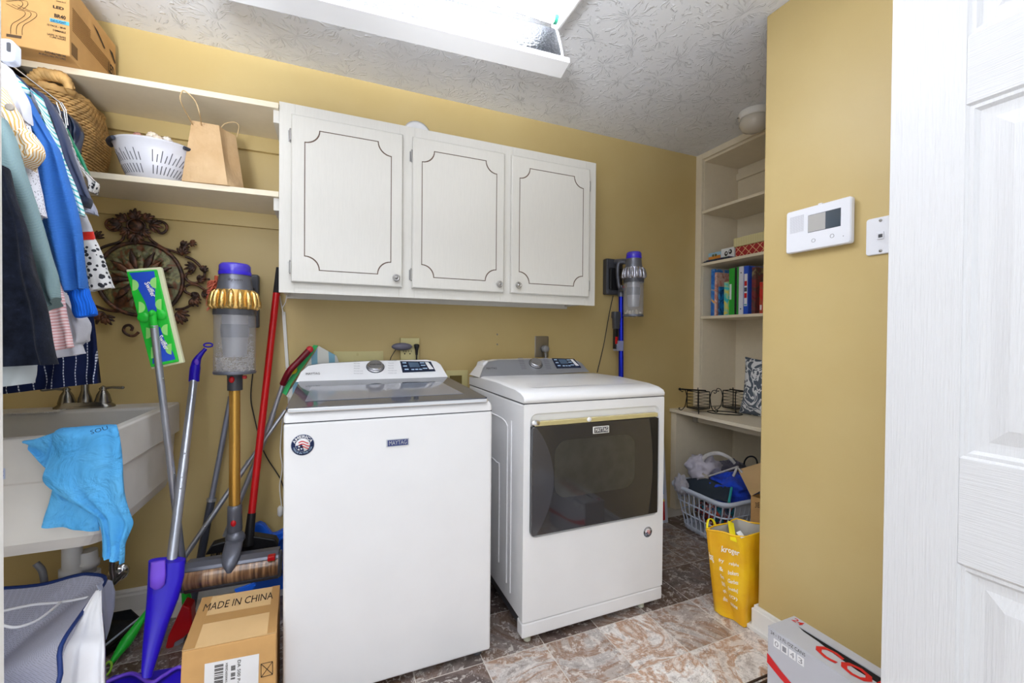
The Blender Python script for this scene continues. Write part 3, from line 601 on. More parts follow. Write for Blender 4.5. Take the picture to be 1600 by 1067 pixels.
# books on the shelf at z=1.318
SZ = 1.319
def m_cover(name, cols, sc=14):
    t = NT(name); n = t.noise(t.coord('Object'), sc, 2, .5, 1.5); k = len(cols)
    t.base(t.ramp(n, [(.3+.4*i/max(1, k-1), c) for i, c in enumerate(cols)])); t.set(Roughness=.35); return t.m
books = [  # pxL pxR pytop xfront depth colour label
 (1110.5, 1116, 421, 2.375, .21, m_cover('blue_cover', ['F0B030', '3C8AD0', '1E5CB8', '2E7CC8']), 'tall blue picture book, leftmost on the bookcase shelf', None),
 (1116.2, 1119.5, 426, 2.375, .20, m_cover('pink_cover', ['E9C9B6', 'C97A6A', 'D9B8A8', 'A8604E']), 'tall pale pink paperback beside the leftmost blue book', None),
 (1122, 1124, 448, 2.352, .13, m_cover('sea_cover', ['103A80', '2A86C8', '0C2A5A', '38A0D0']), 'short blue book with dark blue sea picture on its cover', None),
 (1131, 1136.5, 441, 2.36, .16, m_cover('teal_cover', ['36B8C8', '4CC8C8', 'E8D050', '2FA8B8']), 'teal book left of the green binder', None),
 (1138.5, 1147, 420, 2.375, .25, mat('green_binder', '2FA336', .4, var=.05), 'thick green binder with a white spine label', 'lab'),
 (1147.5, 1150.5, 418, 2.378, .24, mat('black_folder', '1C1D20', .5), 'black folder right of the thick green binder', None),
 (1150.8, 1153.2, 417, 2.375, .24, mat('green_folder', '2E9A38', .4), 'thin green folder left of the white binder', None),
 (1153.8, 1161, 417, 2.37, .26, mat('white_binder', 'D8DAE4', .35), 'white binder with two small dark holes in its spine', 'hole'),
 (1161.5, 1168.5, 416, 2.36, .27, mat('blue_binder', '2450C0', .35, var=.04), 'blue binder with a long printed spine label', 'blue'),
 (1174, 1180, 418, 2.385, .24, m_cover('dark_red_cover', ['6A2A2A', '8A3A38', '54403A', 'B0A070']), 'dark red covered book right of the blue binder', None),
 (1186.5, 1191.2, 441, 2.36, .17, m_cover('red_spine', ['C03028', 'C83830', '2E7A4A']), 'short book with red spine, rightmost in the bookcase row', None)]
for pl, pr, pt, xf, dep, m, lab, extra in books:
    a = aX(pl, 470, xf); b = aX(pr, 470, xf); zt_ = max(aX(pl, pt, xf).z, SZ+.1)
    ya, yb = a.y, b.y
    t = thing('binder' if 'binder' in lab or 'folder' in lab else 'book', lab, 'binder' if 'binder' in lab or 'folder' in lab else 'book', (xf, (ya+yb)/2, SZ))
    t['group'] = 'books and binders on the bookcase shelf'
    MB().box(xf, yb, SZ, xf+dep, ya, zt_).build('cover', m, t, bevel=.0012, seg=1); MB().box(xf+.004, yb+.0015, SZ+.004, xf+dep+.001, ya-.0015, zt_+.0008).build('pages', PAPER, t)
    if extra == 'lab': decal(t, [(xf, ya-.006, SZ+.10), (xf, (ya+yb)/2, SZ+.10), (xf, (ya+yb)/2, SZ+.2), (xf, ya-.006, SZ+.2)], PAPER, 'spine_label')
    if extra == 'hole':
        for hz in (SZ+.035, zt_-.04): MB().lathe([(.004, 0), (.004, .001), (.0001, .001)], (xf, (ya+yb)/2, hz), (-1, 0, 0), 10).build('spine_hole', INK, t)
    if extra == 'blue':
        l_ = decal(t, [(xf, ya-.005, SZ+.05), (xf, yb+.005, SZ+.05), (xf, yb+.005, SZ+.25), (xf, ya-.005, SZ+.25)], PAPER, 'spine_label')
        for za, zb_, mm in ((.10, .13, RED), (.14, .165, DGREY), (.175, .205, RED), (.055, .062, plain('teal_ink', '2A9AA0'))): decal(l_, [(xf-.001, ya-.007, SZ+za), (xf-.001, yb+.007, SZ+za), (xf-.001, yb+.007, SZ+zb_), (xf-.001, ya-.007, SZ+zb_)], mm, 'print')
    if 'red spine' in lab: decal(t, [(xf, ya-.004, SZ+.02), (xf, yb+.004, SZ+.02), (xf, yb+.004, SZ+.05), (xf, ya-.004, SZ+.05)], PAPER, 'spine_label')
# boxes on shelf z=1.683
SZ2 = 1.684
tq = NT('red_quatrefoil'); co = tq.coord('Object'); sp = tq.n('ShaderNodeSeparateXYZ'); tq.l(co, sp.inputs[0])
def tri(v, per): return tq.math('ABSOLUTE', tq.math('SUBTRACT', tq.math('FRACT', tq.math('DIVIDE', v, per)), .5))
s1 = tri(tq.math('ADD', sp.outputs[1], sp.outputs[2]), .05); s2 = tri(tq.math('SUBTRACT', sp.outputs[1], sp.outputs[2]), .05)
k = tq.math('GREATER_THAN', tq.math('MAXIMUM', s1, s2), .44); tq.base(tq.mix(k, lin('A8262E'), lin('E0B88A'))); tq.set(Roughness=.5)
p0 = aX(1149, 395, 2.38); o = MB().box(2.38, 1.50, SZ2, 2.62, p0.y, SZ2+.068).build('storage_box', tq.m, loc=(2.5, 1.6, SZ2), bevel=.002); tag(o, 'red storage box with a cream lattice pattern on the bookcase', 'box')
rib = mstripe('ribbed_cream', 'CFC391', 'E0D6A6', .012, .5, axis=1, coord='Object', rough=.6)
o = MB().box(2.372, 1.50, SZ2+.069, 2.63, p0.y+.008, SZ2+.125).build('storage_box', rib, loc=(2.5, 1.6, SZ2+.069), bevel=.002); tag(o, 'cream ribbed box lid resting on the red lattice box', 'box')
for k, (a, b) in enumerate(((.03, .02), (-.02, -.015), (.0, .03))):
    o = MB().hexa([(2.42, 1.58+a, SZ2+.126+k*.004), (2.58, 1.62+b, SZ2+.126+k*.004), (2.58, 1.78+a, SZ2+.126+k*.004), (2.42, 1.74+b, SZ2+.126+k*.004), (2.42, 1.58+a, SZ2+.129+k*.004), (2.58, 1.62+b, SZ2+.129+k*.004), (2.58, 1.78+a, SZ2+(.14 if k == 2 else .129)+k*.004), (2.42, 1.74+b, SZ2+.129+k*.004)]).build('papers', PAPER, loc=(2.5, 1.68, SZ2+.126)); tag(o, ['lowest of the three loose white sheets on the cream ribbed box', 'middle one of the three loose white sheets on the cream ribbed box', 'topmost of the three loose white sheets on the cream ribbed box, its corner curled up'][k], 'paper', 'loose papers on the ribbed box')
a = aX(1107, 395, 2.40); b = aX(1126.5, 395, 2.40); c = aX(1147.5, 395, 2.40)
for k in range(3):
    o = MB().box(2.35-.0, c.y+.0, SZ2+k*.005, 2.55, aX(1096+k*4, 400, 2.36).y-.006, SZ2+k*.005+.0045).build('magazine', [BLACK, mat('navy_cover', '22304E', .4), m_cover('mixed_cover', ['2A2A30', '3A6A50', '202A50', '903050'])][k], loc=(2.45, 2.0, SZ2+k*.005)); tag(o, ['black thin booklet at the bottom of the flat stack under the two card packs', 'navy thin booklet in the middle of the flat stack under the card packs', 'multicoloured thin booklet on top of the flat stack under the card packs'][k], 'booklet')
SZ3 = SZ2+.015
t = thing('card_pack', 'small sky-blue and orange box with two round eyes printed on it', 'box', (2.42, (a.y+b.y)/2, SZ3)); MB().box(2.40, b.y+.001, SZ3, 2.44, a.y, SZ3+.055).build('carton', plain('sky_card', '9CC4DC', .5), t, bevel=.001)
ym = (a.y+b.y)/2; decal(t, [(2.40, a.y-.002, SZ3+.002), (2.40, b.y+.003, SZ3+.002), (2.40, b.y+.003, SZ3+.032), (2.40, a.y-.002, SZ3+.03)], plain('orange_print', 'E0923A', .5), 'print')
for s_ in (-1, 1): MB().lathe([(.009, 0), (.009, .001), (.0001, .001)], (2.399, ym+s_*.011, SZ3+.035), (-1, 0, 0), 14).build('print', plain('olive_print', '6A6A3A', .5), t)
t = thing('card_pack', 'small white box with a black mask-like mark printed on it', 'box', (2.42, (b.y+c.y)/2, SZ3)); MB().box(2.40, c.y+.002, SZ3, 2.44, b.y-.001, SZ3+.066).build('carton', PAPER, t, bevel=.001)
ym = (b.y+c.y)/2-.005
for s_ in (-1, 1): MB().ell((2.3995, ym+s_*.016, SZ3+.034-s_*.004), .0012, .013, .016).build('print', INK, t); 
for s_ in (-1, 1): MB().ell((2.3985, ym+s_*.014, SZ3+.036-s_*.004), .0008, .005, .007).build('print', PAPER, t)
# iron wire holders on desk
def spiral(c, r0, turns, e1, e2, a0=0, n=20, sg=1):
    return [V(c)+(V(e1)*math.cos(a0+sg*2*math.pi*turns*i/n)+V(e2)*math.sin(a0+sg*2*math.pi*turns*i/n))*r0*(1-.75*i/n) for i in range(n+1)]
def holder(cx, cy, label, hdl):
    t = thing('wire_holder', label, 'wire holder', (cx, cy, DZ)); z = DZ+.022; W = .048; hh = .112
    cr = [(cx-W, cy-W), (cx+W, cy-W), (cx+W, cy+W), (cx-W, cy+W)]
    MB().box(cx-W, cy-W, z-.003, cx+W, cy+W, z+.003).build('tray', IRON, t, bevel=.001)
    mb = MB()
    for k in range(4):
        a, b = cr[k], cr[(k+1) % 4]
        for j in range(5): mb.tube([(a[0], a[1], z+.008+j*.021), (b[0], b[1], z+.008+j*.021)], .0014, 6)
    mb.build('cage_wires', IRON, t)
    for k in range(4):
        a = cr[k]; MB().tube([(a[0], a[1], z), (a[0], a[1], z+hh)], .003, 8).build('upright', IRON, t)
        dx_, dy_ = a[0]-cx, a[1]-cy; d = V((dx_, dy_, 0)).normalized()
        foot = smooth([(a[0], a[1], z+hh*.95), V(a+(z+hh*.5,))+d*.004, V((a[0], a[1], z+.01))+d*.012, V((a[0], a[1], DZ+.006))+d*.03, V((a[0], a[1], DZ+.004))+d*.044, V((a[0], a[1], DZ+.014))+d*.05, V((a[0], a[1], DZ+.016))+d*.042], 5)
        MB().tube(foot, .0028, 7).build('scroll_foot', IRON, t)
        top = smooth([V((a[0], a[1], z+hh*.6)), V((a[0], a[1], z+hh*1.0))+d*.012, V((a[0], a[1], z+hh*1.1))+d*.03, V((a[0], a[1], z+hh))+d*.04, V((a[0], a[1], z+hh*.92))+d*.03, V((a[0], a[1], z+hh*.98))+d*.024], 5)
        MB().tube(top, .0026, 7).build('scroll', IRON, t)
    for k in range(4):
        a, b = cr[k], cr[(k+1) % 4]; MB().tube([(a[0], a[1], z+hh), (b[0], b[1], z+hh)], .003, 6).build('rim', IRON, t)
    h0 = V((cx, cy, z+hh+.006)); h1 = h0+V(hdl); MB().tube([h0-V(hdl)*.4, h1], .005, 10).build('handle', IRON, t); MB().ell(h1, .009, .009, .009).build('knob', IRON, t)
    return t
pA = aZ(1084, 631, DZ); pB = aZ(1147, 624, DZ)
holder(2.215, 2.10, 'black wrought-iron wire holder at the left end of the desk', (-.11, .05, .006))
holder(2.46, 2.03, 'black wrought-iron wire holder nearer the grey cushion on the desk', (.0, -.09, .0))
o = MB().tube(smooth([(2.24, 2.0, DZ+.004), (2.34, 1.90, DZ+.004), (2.40, 1.93, DZ+.004), (2.36, 2.03, DZ+.004), (2.28, 2.08, DZ+.004)], 6, True), .003, 6, closed=True).build('wire_loop', IRON, loc=(2.3, 2.0, DZ)); tag(o, 'loose black wire loop lying on the desk between the two holders', 'wire')
# cushion
tp = NT('scroll_print_cloth'); co = tp.coord('Object'); n = tp.noise(co, 11, 1.0, .4, 2.6); k = tp.math('LESS_THAN', tp.math('ABSOLUTE', tp.math('SUBTRACT', n, .5)), .05)
tp.base(tp.mix(k, lin('5A6472'), lin('E4E6EA'))); tp.set(Roughness=.9)
PC = V((2.44, 1.69, DZ)); a_ = math.radians(78)
def pil(u, v):
    pass
mb = MB(); N = 14; Lp = []; 
def pp(u, v, s_):
    e = (1-(2*u-1)**4)*(1-(2*v-1)**4); th = s_*(.004+.055*max(0, e)**.6)
    cu = .03*((2*u-1)**2)*((2*v-1)**2)
    x = (u-.5)*.36*(1+.10*((2*v-1)**2)); z = v*.34+(.02*(2*u-1)**2 if v > .5 else -.0)
    return V((2.45+th+(v-.5)*.05, 1.765-x-.0, DZ+.004+z))
for s_ in (-1, 1): mb.grid(lambda u, v: pp(u, v, s_), N, N)
o = mb.build('cushion', tp.m, loc=(2.45, 1.765, DZ)); tag(o, 'grey cushion with white scroll print leaning at the right of the desk', 'cushion')
# ------------------------------------------------------------------ things under and before the desk
BASK = mat('white_blue_plastic', 'CCD4E4', .35, var=.03)
bx0, bx1, by0, by1, bh = 1.955, 2.52, 1.665, 2.06, .255
t = thing('laundry_basket', 'white plastic laundry basket on the floor under the desk', 'basket', (2.2, 1.86, 0))
def bwall(zf): i = .045*(1-zf); return bx0+i, bx1-i, by0+i, by1-i
def bring(zf, off=0): x0, x1, y0, y1 = bwall(zf); return rrect((x0+x1)/2, (y0+y1)/2, (x1-x0)/2+off, (y1-y0)/2+off, .06, .004+zf*bh, 5)
mb = MB(); mb.loft([bring(0, 0), bring(.1, 0)], cap=False); mb.add(bring(0), [list(range(24))]); mb.build('bottom', BASK, t, solid=.003)
mb = MB(); mb.tube(bring(1, .008), .011, 8, closed=True, squash=1.2); mb.build('rim', BASK, t)
mb = MB()
def per(s, zf):
    R = bring(zf); L = [0]
    for i in range(len(R)): L.append(L[-1]+(R[(i+1) % len(R)]-R[i]).length)
    q = (s % 1)*L[-1]
    for i in range(len(R)):
        if q <= L[i+1]: f = (q-L[i])/max(1e-9, L[i+1]-L[i]); return R[i].lerp(R[(i+1) % len(R)], f)
NR = 46
for k in range(NR):
    s_ = k/NR; mb.tube([per(s_+.004*math.sin(z*9), z) for z in (.0, .25, .5, .75, 1.0)], .0042, 6, cap=False)
for z in (.1, .38, .66, .93): mb.tube(bring(z, .001), .0045, 6, closed=True)
mb.build('lattice', BASK, t, kind='stuff')
for xx, wdt in ((bx0+.085, .1), ): MB().hexa([(bx0+.10, by0+.043, .03), (bx0+.22, by0+.043, .03), (bx0+.22, by0+.047, .03), (bx0+.10, by0+.047, .03), (bx0+.09, by0-.002, .25), (bx0+.23, by0-.002, .25), (bx0+.23, by0+.002, .25), (bx0+.09, by0+.002, .25)]).build('solid_panel', BASK, t)
# cloth heaps
def heap(name, label, cat, c, rx, ry, rz, m, seed, z0=None, amp=.35, rot=0, fold=9):
    mb = MB(); c = V(c); Mr = Matrix.Rotation(rot, 3, 'Z')
    def fn(i, j, n=36, mm=20):
        th = 2*math.pi*i/n; ph = -math.pi/2+math.pi*j/mm; d = V((math.cos(ph)*math.cos(th), math.cos(ph)*math.sin(th), math.sin(ph)))
        nn = mnoise.noise(d*2.2+V((seed, 0, 0))); ridge = abs(mnoise.noise(V((d.x*fold*.35+seed, d.y*fold*.5, d.z*fold*.6))))
        s_ = 1+amp*nn-.55*amp*(1-ridge*3 if ridge < .33 else 0)
        p = Mr @ V((d.x*rx, d.y*ry, d.z*rz))*s_; return c+p
    rings = [[fn(i, j) for i in range(36)] for j in range(21)]
    mb.loft(rings, cap=False); o = mb.build(name, m, loc=c); return tag(o, label, cat)
heap('clothes_heap', 'royal blue clothing heaped in the laundry basket', 'clothing', (2.20, 1.84, .27), .21, .13, .085, fabric('royal_blue_cloth', '2448C8'), 3.1)
heap('clothes_heap', 'pale grey cloth piled over the back left of the laundry basket', 'clothing', (2.13, 1.97, .36), .12, .09, .085, fabric('pale_grey_cloth', 'B9B4C0'), 9.4, rot=.3)
heap('cloth', 'grey cloth end hanging over the left rim of the laundry basket', 'clothing', (1.965, 1.985, .265), .035, .05, .065, fabric('pale_grey_cloth2', 'B4B2BC'), 4.4)
heap('clothes_heap', 'dark grey cloth at the back of the laundry basket', 'clothing', (2.32, 1.93, .34), .11, .07, .06, fabric('dark_grey_cloth', '55525E'), 14.4)
heap('clothes_heap', 'mixed green and teal clothing seen through the laundry basket lattice', 'clothing', (2.2, 1.86, .12), .19, .13, .095, m_cover('mixed_clothes', ['1E6A5E', '2E8AA0', '20304A', 'C84A2A', 'D0D4DA', '205A90'], 18), 22.)
# dark bin lid with teal edge
LIDD = mat('dark_slate_plastic', '25303C', .4, var=.05); TEAL = mat('teal_plastic', '2FA6A6', .35, var=.03)
t = thing('dustpan', 'dark slate dustpan with a teal lip lying on the laundry basket', 'dustpan', (2.1, 1.72, .27))
e = lambda px, py, x: aX(px, py, x)
q = [aX(1066, 757, 1.99), aX(1092, 752, 2.03), aX(1103, 752, 2.06), aX(1143, 760, 2.06), aX(1142, 782, 1.99), aX(1100, 782, 1.955)]
def dp(u, v):
    a = aX(1062+u*34, 750+u*8, 2.02).lerp(aX(1143, 762, 2.10), u); b = aX(1066, 768, 1.95).lerp(aX(1139, 785, 2.0), u)
    p = a.lerp(b, v); p.z += .035*math.sin(math.pi*min(1, u*1.2))*(1-v)**1.2; return p
MB().grid(dp, 14, 8).build('pan', LIDD, t, solid=.006)
MB().tube([dp(1, 0), dp(1, .5), dp(1, 1)], .007, 8).build('lip', TEAL, t)
# grey clamp-shaped handle (curved tool)
t = thing('curved_tool', 'pale grey curved plastic handle tool on top of the laundry pile', 'tool', (2.15, 1.8, .36))
GP = mat('worn_pale_plastic', 'B9B6B4', .5, var=.12, vscale=40)
c = aX(1110, 722, 2.12)
arc = [aX(1097, 748, 2.08), aX(1095, 735, 2.08), aX(1098, 718, 2.09), aX(1108, 710, 2.10), aX(1122, 708, 2.12), aX(1138, 714, 2.15), aX(1148, 724, 2.18)]
MB().tube(smooth(arc, 6), [.017-.008*i/36 for i in range(37)], 10, squash=.6).build('curved_handle', GP, t)
MB().tube([aX(1096, 748, 2.07), aX(1153, 729, 2.11)], .009, 8, squash=.6).build('arm', GP, t)
p = aX(1100, 746, 2.06); MB().lathe([(.0, -.016), (.022, -.014), (.028, 0), (.022, .014), (.0, .016)], p, (-1, -.5, .2), 20).build('hub', mat('beige_hub', 'A49C90', .6, var=.15, vscale=60), t)
MB().tube([aX(1146, 744, 2.10), aX(1152, 730, 2.11), aX(1160, 738, 2.12)], .008, 6).build('prong', GP, t)
t = thing('cable_loop', 'black cable loop rising above the open cardboard box under the desk', 'cable', (2.4, 1.8, .3)); MB().tube(smooth([aX(1163, 735, 2.4), aX(1163, 722, 2.4), aX(1169, 714, 2.4), aX(1178, 714, 2.42), aX(1183, 722, 2.43), aX(1184, 745, 2.43)], 6), .005, 8).build('cable', BLACK, t)
# open cardboard box
t = thing('cardboard_box', 'brown open cardboard box beside the laundry basket, one flap up', 'box', (2.1, 1.5, 0))
p = aX(1173, 800, 2.045); yb = p.y
zt_ = aX(1173, 774, 2.045).z
mb = MB(); mb.box(2.045, WY+.05, .002, 2.051, yb, zt_).box(2.115, WY+.05, .002, 2.121, yb, zt_).box(2.051, yb-.006, .002, 2.115, yb, zt_).box(2.051, WY+.05, .002, 2.115, WY+.056, zt_).box(2.051, WY+.05, .002, 2.115, yb, .008); mb.build('carton', CARD, t)
f = [aX(1173.5, 775, 2.045), aX(1190, 766, 2.045), aX(1190, 723, 2.12), aX(1153, 734, 2.13)]; MB().prism(f, (.004, 0, .002)).build('flap', CARD2, t)
q0 = aX(1180, 793, 2.045); text_on(t, '3E', q0, aX(1187, 793, 2.045), aX(1180, 785, 2.045), INK)
# yellow bag
t = thing('shopping_bag', 'yellow woven shopping bag with white print standing at the wall corner', 'bag', (1.6, 1.25, 0))
def m_bag():
    t = NT('yellow_woven_bag'); co = t.coord('Object'); n = t.noise(co, 9, 3); t.base(t.ramp(n, [(.3, 'E0A010'), (.7, 'F2C41A')])); t.set(Roughness=.38); t.bump(t.noise(co, 16, 4, .6, .8), .6, .006); return t.m
BAG = m_bag(); BAGIN = mat('pale_bag_lining', 'D0CAC0', .5, bump=.6, bscale=14); BAGH = mat('bright_yellow_strap', 'F0DC1E', .5)
bA, bB, bC, bD = V((1.505, 1.325, .003)), V((1.528, 1.200, .003)), V((1.70, 1.205, .003)), V((1.70, 1.34, .003))
tA, tB, tC, tD = V((1.415, 1.292, .38)), V((1.532, 1.178+.012, .372)), V((1.71, 1.20, .38)), V((1.61, 1.312, .385))
def bagring(s_, ins=0, lim=WY+.020):
    q = [bA.lerp(tA, s_), bB.lerp(tB, s_), bC.lerp(tC, s_), bD.lerp(tD, s_)]; c = sum(q, V())/4; out = []
    for k in range(4):
        for j in range(8):
            f = j/8; p = q[k].lerp(q[(k+1) % 4], f); d = (p-c).normalized()
            wv = .010*math.sin(f*7+s_*9+k*2)*math.sin(math.pi*f)*(1 if ins == 0 else 1); p = p+d*(wv-ins); 
            p.y = max(p.y, lim)
            out.append(p)
    return out
NS = 14
mb = MB(); mb.loft([bagring(i/NS) for i in range(NS+1)], cap=False); mb.add(bagring(0), [list(range(32))]); mb.build('bag_outer', BAG, t)
mb = MB(); mb.loft([bagring(i/NS, .004, WY+.0255) for i in range(3, NS+1)], cap=False); mb.add(bagring(3/NS, .004, WY+.0255), [list(range(32))]); mb.build('lining', BAGIN, t)
mb = MB(); mb.tube(bagring(1), .0035, 6, closed=True); mb.build('hem', BAG, t)
for q_ in ([aZ(1137, 813, .39), aZ(1146, 817, .385), aZ(1151, 847, .36), aZ(1141, 843, .36)],): MB().prism(q_, (-.002, -.003, 0)).build('strap', BAGH, t)
MB().tube(smooth([V((1.43, 1.30, .365)), V((1.432, 1.302, .395)), V((1.45, 1.31, .41)), V((1.475, 1.31, .40)), V((1.485, 1.305, .365))], 5), .006, 6, squash=.4).build('strap', BAGH, t)
decal(t, [aZ(1150, 832, .375), aZ(1158, 841, .37), aZ(1164, 839, .372), aZ(1157, 829, .38)], PAPER, 'tag')
def bagface(u, v):
    R = bagring(v); k = u*8; i = min(7, int(k)); p = R[i].lerp(R[i+1], k-i); return p+V((-.004, -.0035, .0))
def btext(s, u0, u1, v0, v1, nm='lettering'):
    o = text_on(t, s, (0, 0, 0), (1, 0, 0), (0, 1, 0), WINK, nm, off=0, bold=.015)
    for v in o.data.vertices:
        c_ = v.co+V(t['_o']); v.co = bagface(u0+(u1-u0)*c_.x, v0+(v1-v0)*c_.y)-V(t['_o'])
btext('kroger', .34, .80, .755, .845)
for k, (a, b) in enumerate((('fry', 'ralphs'), ('&', 'bakers'), ('fm', 'Gerbes'), ('|||', '[smiths]'), ('qfc', '(O)'), ('dillons', 'marianos'))):
    v = .70-k*.092; btext(a, .30, .42, v-.05, v, 'small_print'); btext(b, .53, .78, v-.065, v-.02, 'small_print')
btext('bag', .02, .14, .62, .74, 'small_print')
# foam board behind the dryer
t = thing('white_board', 'thin white board leaning on the wall behind the dryer right side', 'board', (1.8, 2.12, 0))
b0 = aZ(1044, 816, .002); b1 = aY(1034, 626, 2.20)
MB().hexa([(1.35, b0.y, .002), (b0.x, b0.y, .002), (b0.x+.003, b0.y+.012, .002), (1.35, b0.y+.012, .002), (1.35, b1.y, b1.z), (b1.x, b1.y, b1.z), (b1.x+.003, b1.y+.012, b1.z), (1.35, b1.y+.012, b1.z)]).build('panel', mat('board_white', 'C6CAD6', .5), t)
def bd(px, py): 
    P0 = V((1.35, b0.y, .002)); return face_hit(px, py, P0, b0, V((b1.x, b1.y, b1.z)))+V((0, -.001, 0))
decal(t, [bd(1033, 770), bd(1037, 772), bd(1036, 744), bd(1032, 742)], plain('blue_print', '2A8ACB', .5), 'print'); q = [bd(1033, 814), bd(1039, 812), bd(1038, 783), bd(1033, 784)]; decal(t, q, RED, 'print')
decal(t, [bd(1033, 784), bd(1038, 783), bd(1037.6, 779), bd(1033, 780)], plain('yellow_print', 'E8D040', .5), 'print')
# soda carton
t = thing('soda_carton', 'silver soda can carton with red script, torn open, on the floor by the door', 'carton', (1.32, .7, 0))
cx_0, cx_1, cy_0, cy_1, ch = 1.257, 1.381, .50, .905, .268
SILC = mat('silver_carton', 'BCBEC6', .35, .15, var=.02)
mb = MB(); mb.box(cx_0, cy_0, .001, cx_1, cy_1, ch-.004)
mb.build('carton', SILC, t, bevel=.002)
tear = [(.0, -.002), (.08, .008), (.2, .012), (.32, .022), (.5, .03), (.62, .026), (.75, .034), (.9, .03), (1., .036)]
ye, ys = .60, .875
Lp = [V((cx_1-.038-a*1.0, ys+(cy_0-ys)*s_, ch)) for s_, a in tear]; 
# top in two leaves with a real gap between them
top1 = [V((cx_0, cy_0, ch-.004)), V((cx_0, cy_1, ch-.004)), V((cx_1-.038, cy_1, ch-.004))]+[V((p.x+random.uniform(-.002, .002), p.y, ch-.004)) for p in Lp]
MB().prism(top1, (0, 0, .004)).build('top_panel', SILC, t)
top2 = [V((cx_1, cy_1, ch-.004)), V((cx_1, cy_0, ch-.004))]+[V((cx_1-.036+a*.12, ys+(cy_0-ys)*s_, ch-.004)) for s_, a in reversed(tear)]+[V((cx_1-.037, cy_1, ch-.004))]
MB().prism(top2, (0, 0, .004)).build('top_panel', SILC, t)
MB().box(cx_1-.085, cy_0+.004, ch-.0039, cx_1-.03, ys, ch-.0032).build('inside', plain('dark_inside', '0C0A09', .9), t)
def ttx(s, x0, x1, y0, y1, m, bold=.02):  # reads from the left side: right vector = -y, up = +x
    return text_on(t, s, (x0, y0, ch), (x0, y1, ch), (x1, y0, ch), m, bold=bold, off=.0008)
ttx('COKE', cx_0+.022, cx_1-.050, .79, .54, RED, .03)
ttx('24', cx_1-.030, cx_1-.008, .895, .865, RED)
ttx('DIET DIET', cx_0+.006, cx_0+.012, .66, .60, plain('pink_ink', 'C08888', .6), 0)
for s_, x_, w_ in (('24 - 12 FL OZ CANS', 0, 0), ):
    text_on(t, s_, (cx_0, .895, ch-.018), (cx_0, .79, ch-.018), (cx_0, .895, ch-.008), INK, 'small_print')
for k, a in enumerate(('0', '1', '4', '3')):
    y_ = .885-k*.024; d_ = decal(t, [(cx_0, y_, ch-.05), (cx_0, y_-.02, ch-.05), (cx_0, y_-.02, ch-.026), (cx_0, y_, ch-.026)], PAPER, 'icon_label', .001); text_on(d_, a, (cx_0-.001, y_-.004, ch-.046), (cx_0-.001, y_-.016, ch-.046), (cx_0-.001, y_-.004, ch-.03), GINK)
sw = [(.905, -.085, -.115), (.86, -.11, -.135), (.80, -.135, -.152), (.72, -.155, -.166), (.62, -.162, -.178), (.5, -.17, -.2)]
mb = MB(); mb.prism([V((cx_0-.0012, y, ch+a)) for y, a, b in sw]+[V((cx_0-.0012, y, ch+b)) for y, a, b in reversed(sw)], (-.0004, 0, 0)); mb.build('red_ribbon_print', RED, t)
# floor register
pr = aZ(1203, 1052, 0)
t = thing('floor_register', 'dark brown metal floor vent by the right wall, beside the carton', 'floor vent', (1.36, .96, 0)); RB = mat('bronze_vent', '3A2A22', .4, .5)
mb = MB(); mb.box(1.27, .845, .0005, 1.275, 1.00, .006).box(1.385, .845, .0005, 1.39, 1.00, .006).box(1.27, .995, .0005, 1.39, 1.00, .006).box(1.27, .84, .0005, 1.39, .845, .006); mb.build('frame', RB, t)
for k in range(9): MB().box(1.276, .85+k*.016, .001, 1.384, .857+k*.016, .005).build('slat', RB, t)
# ------------------------------------------------------------------ right wall: alarm panel, jack plate
t = thing('alarm_panel', 'white wall alarm panel with a wide screen on the right wall', 'alarm panel', (WX, .98, 1.56))
q = [aX(1227.5, 397, WX-.03), aX(1329, 379, WX-.03), aX(1328.5, 306, WX-.03), aX(1227.3, 333, WX-.03)]
ty0, ty1, tz0, tz1 = q[1].y, q[0].y, (q[0].z+q[1].z)/2, (q[2].z+q[3].z)/2
def rryz(y0, y1, z0, z1, r, x): return [V((x, p.x, p.y)) for p in rrect((y0+y1)/2, (z0+z1)/2, (y1-y0)/2, (z1-z0)/2, r, 0, 4)]
PW = mat('panel_white', 'E8EAF2', .3, var=0)
MB().loft([rryz(ty0+.006, ty1-.006, tz0+.006, tz1-.006, .008, WX-.001), rryz(ty0, ty1, tz0, tz1, .008, WX-.012), rryz(ty0, ty1, tz0, tz1, .008, WX-.026), rryz(ty0+.003, ty1-.003, tz0+.003, tz1-.003, .007, WX-.03)], smooth=False).build('housing', PW, t)
def tp_(u, v): return V((WX-.0302, ty1+(ty0-ty1)*u, tz0+(tz1-tz0)*v))
def rectp(u0, v0, u1, v1, m, nm, off=.0004): return decal(t, [tp_(u0, v0), tp_(u1, v0), tp_(u1, v1), tp_(u0, v1)], m, nm, off)
ts = NT('speaker_mesh'); v = ts.n('ShaderNodeTexVoronoi'); v.inputs['Scale'].default_value = 330; v.inputs['Randomness'].default_value = 0; ts.l(ts.coord('Object'), v.inputs['Vector']); ts.base(ts.ramp(v.outputs['Distance'], [(.2, 'A8A8B0'), (.4, 'DCDEE6')]))
rectp(.07, .47, .30, .86, ts.m, 'speaker_grille')
s_ = rectp(.37, .40, .86, .80, plain('screen_dark', '3C4A58', .08, coat=1), 'screen'); rectp(.375, .41, .64, .79, plain('screen_left_field', 'B0AEAC', .1, coat=1), 'screen_field', .0012)
for u in (.46, .74): 
    c = tp_(u, .2 if u < .5 else .22); MB().lathe([(.0065, 0), (.0065, .0008), (.0055, .0008), (.0055, 0)], c, (-1, 0, 0), 20, cap=False).build('button_ring', GINK, t)
MB().lathe([(.0012, 0), (.0012, .0008), (.0001, .0008)], tp_(.90, .17), (-1, 0, 0), 8).build('microphone_hole', INK, t)
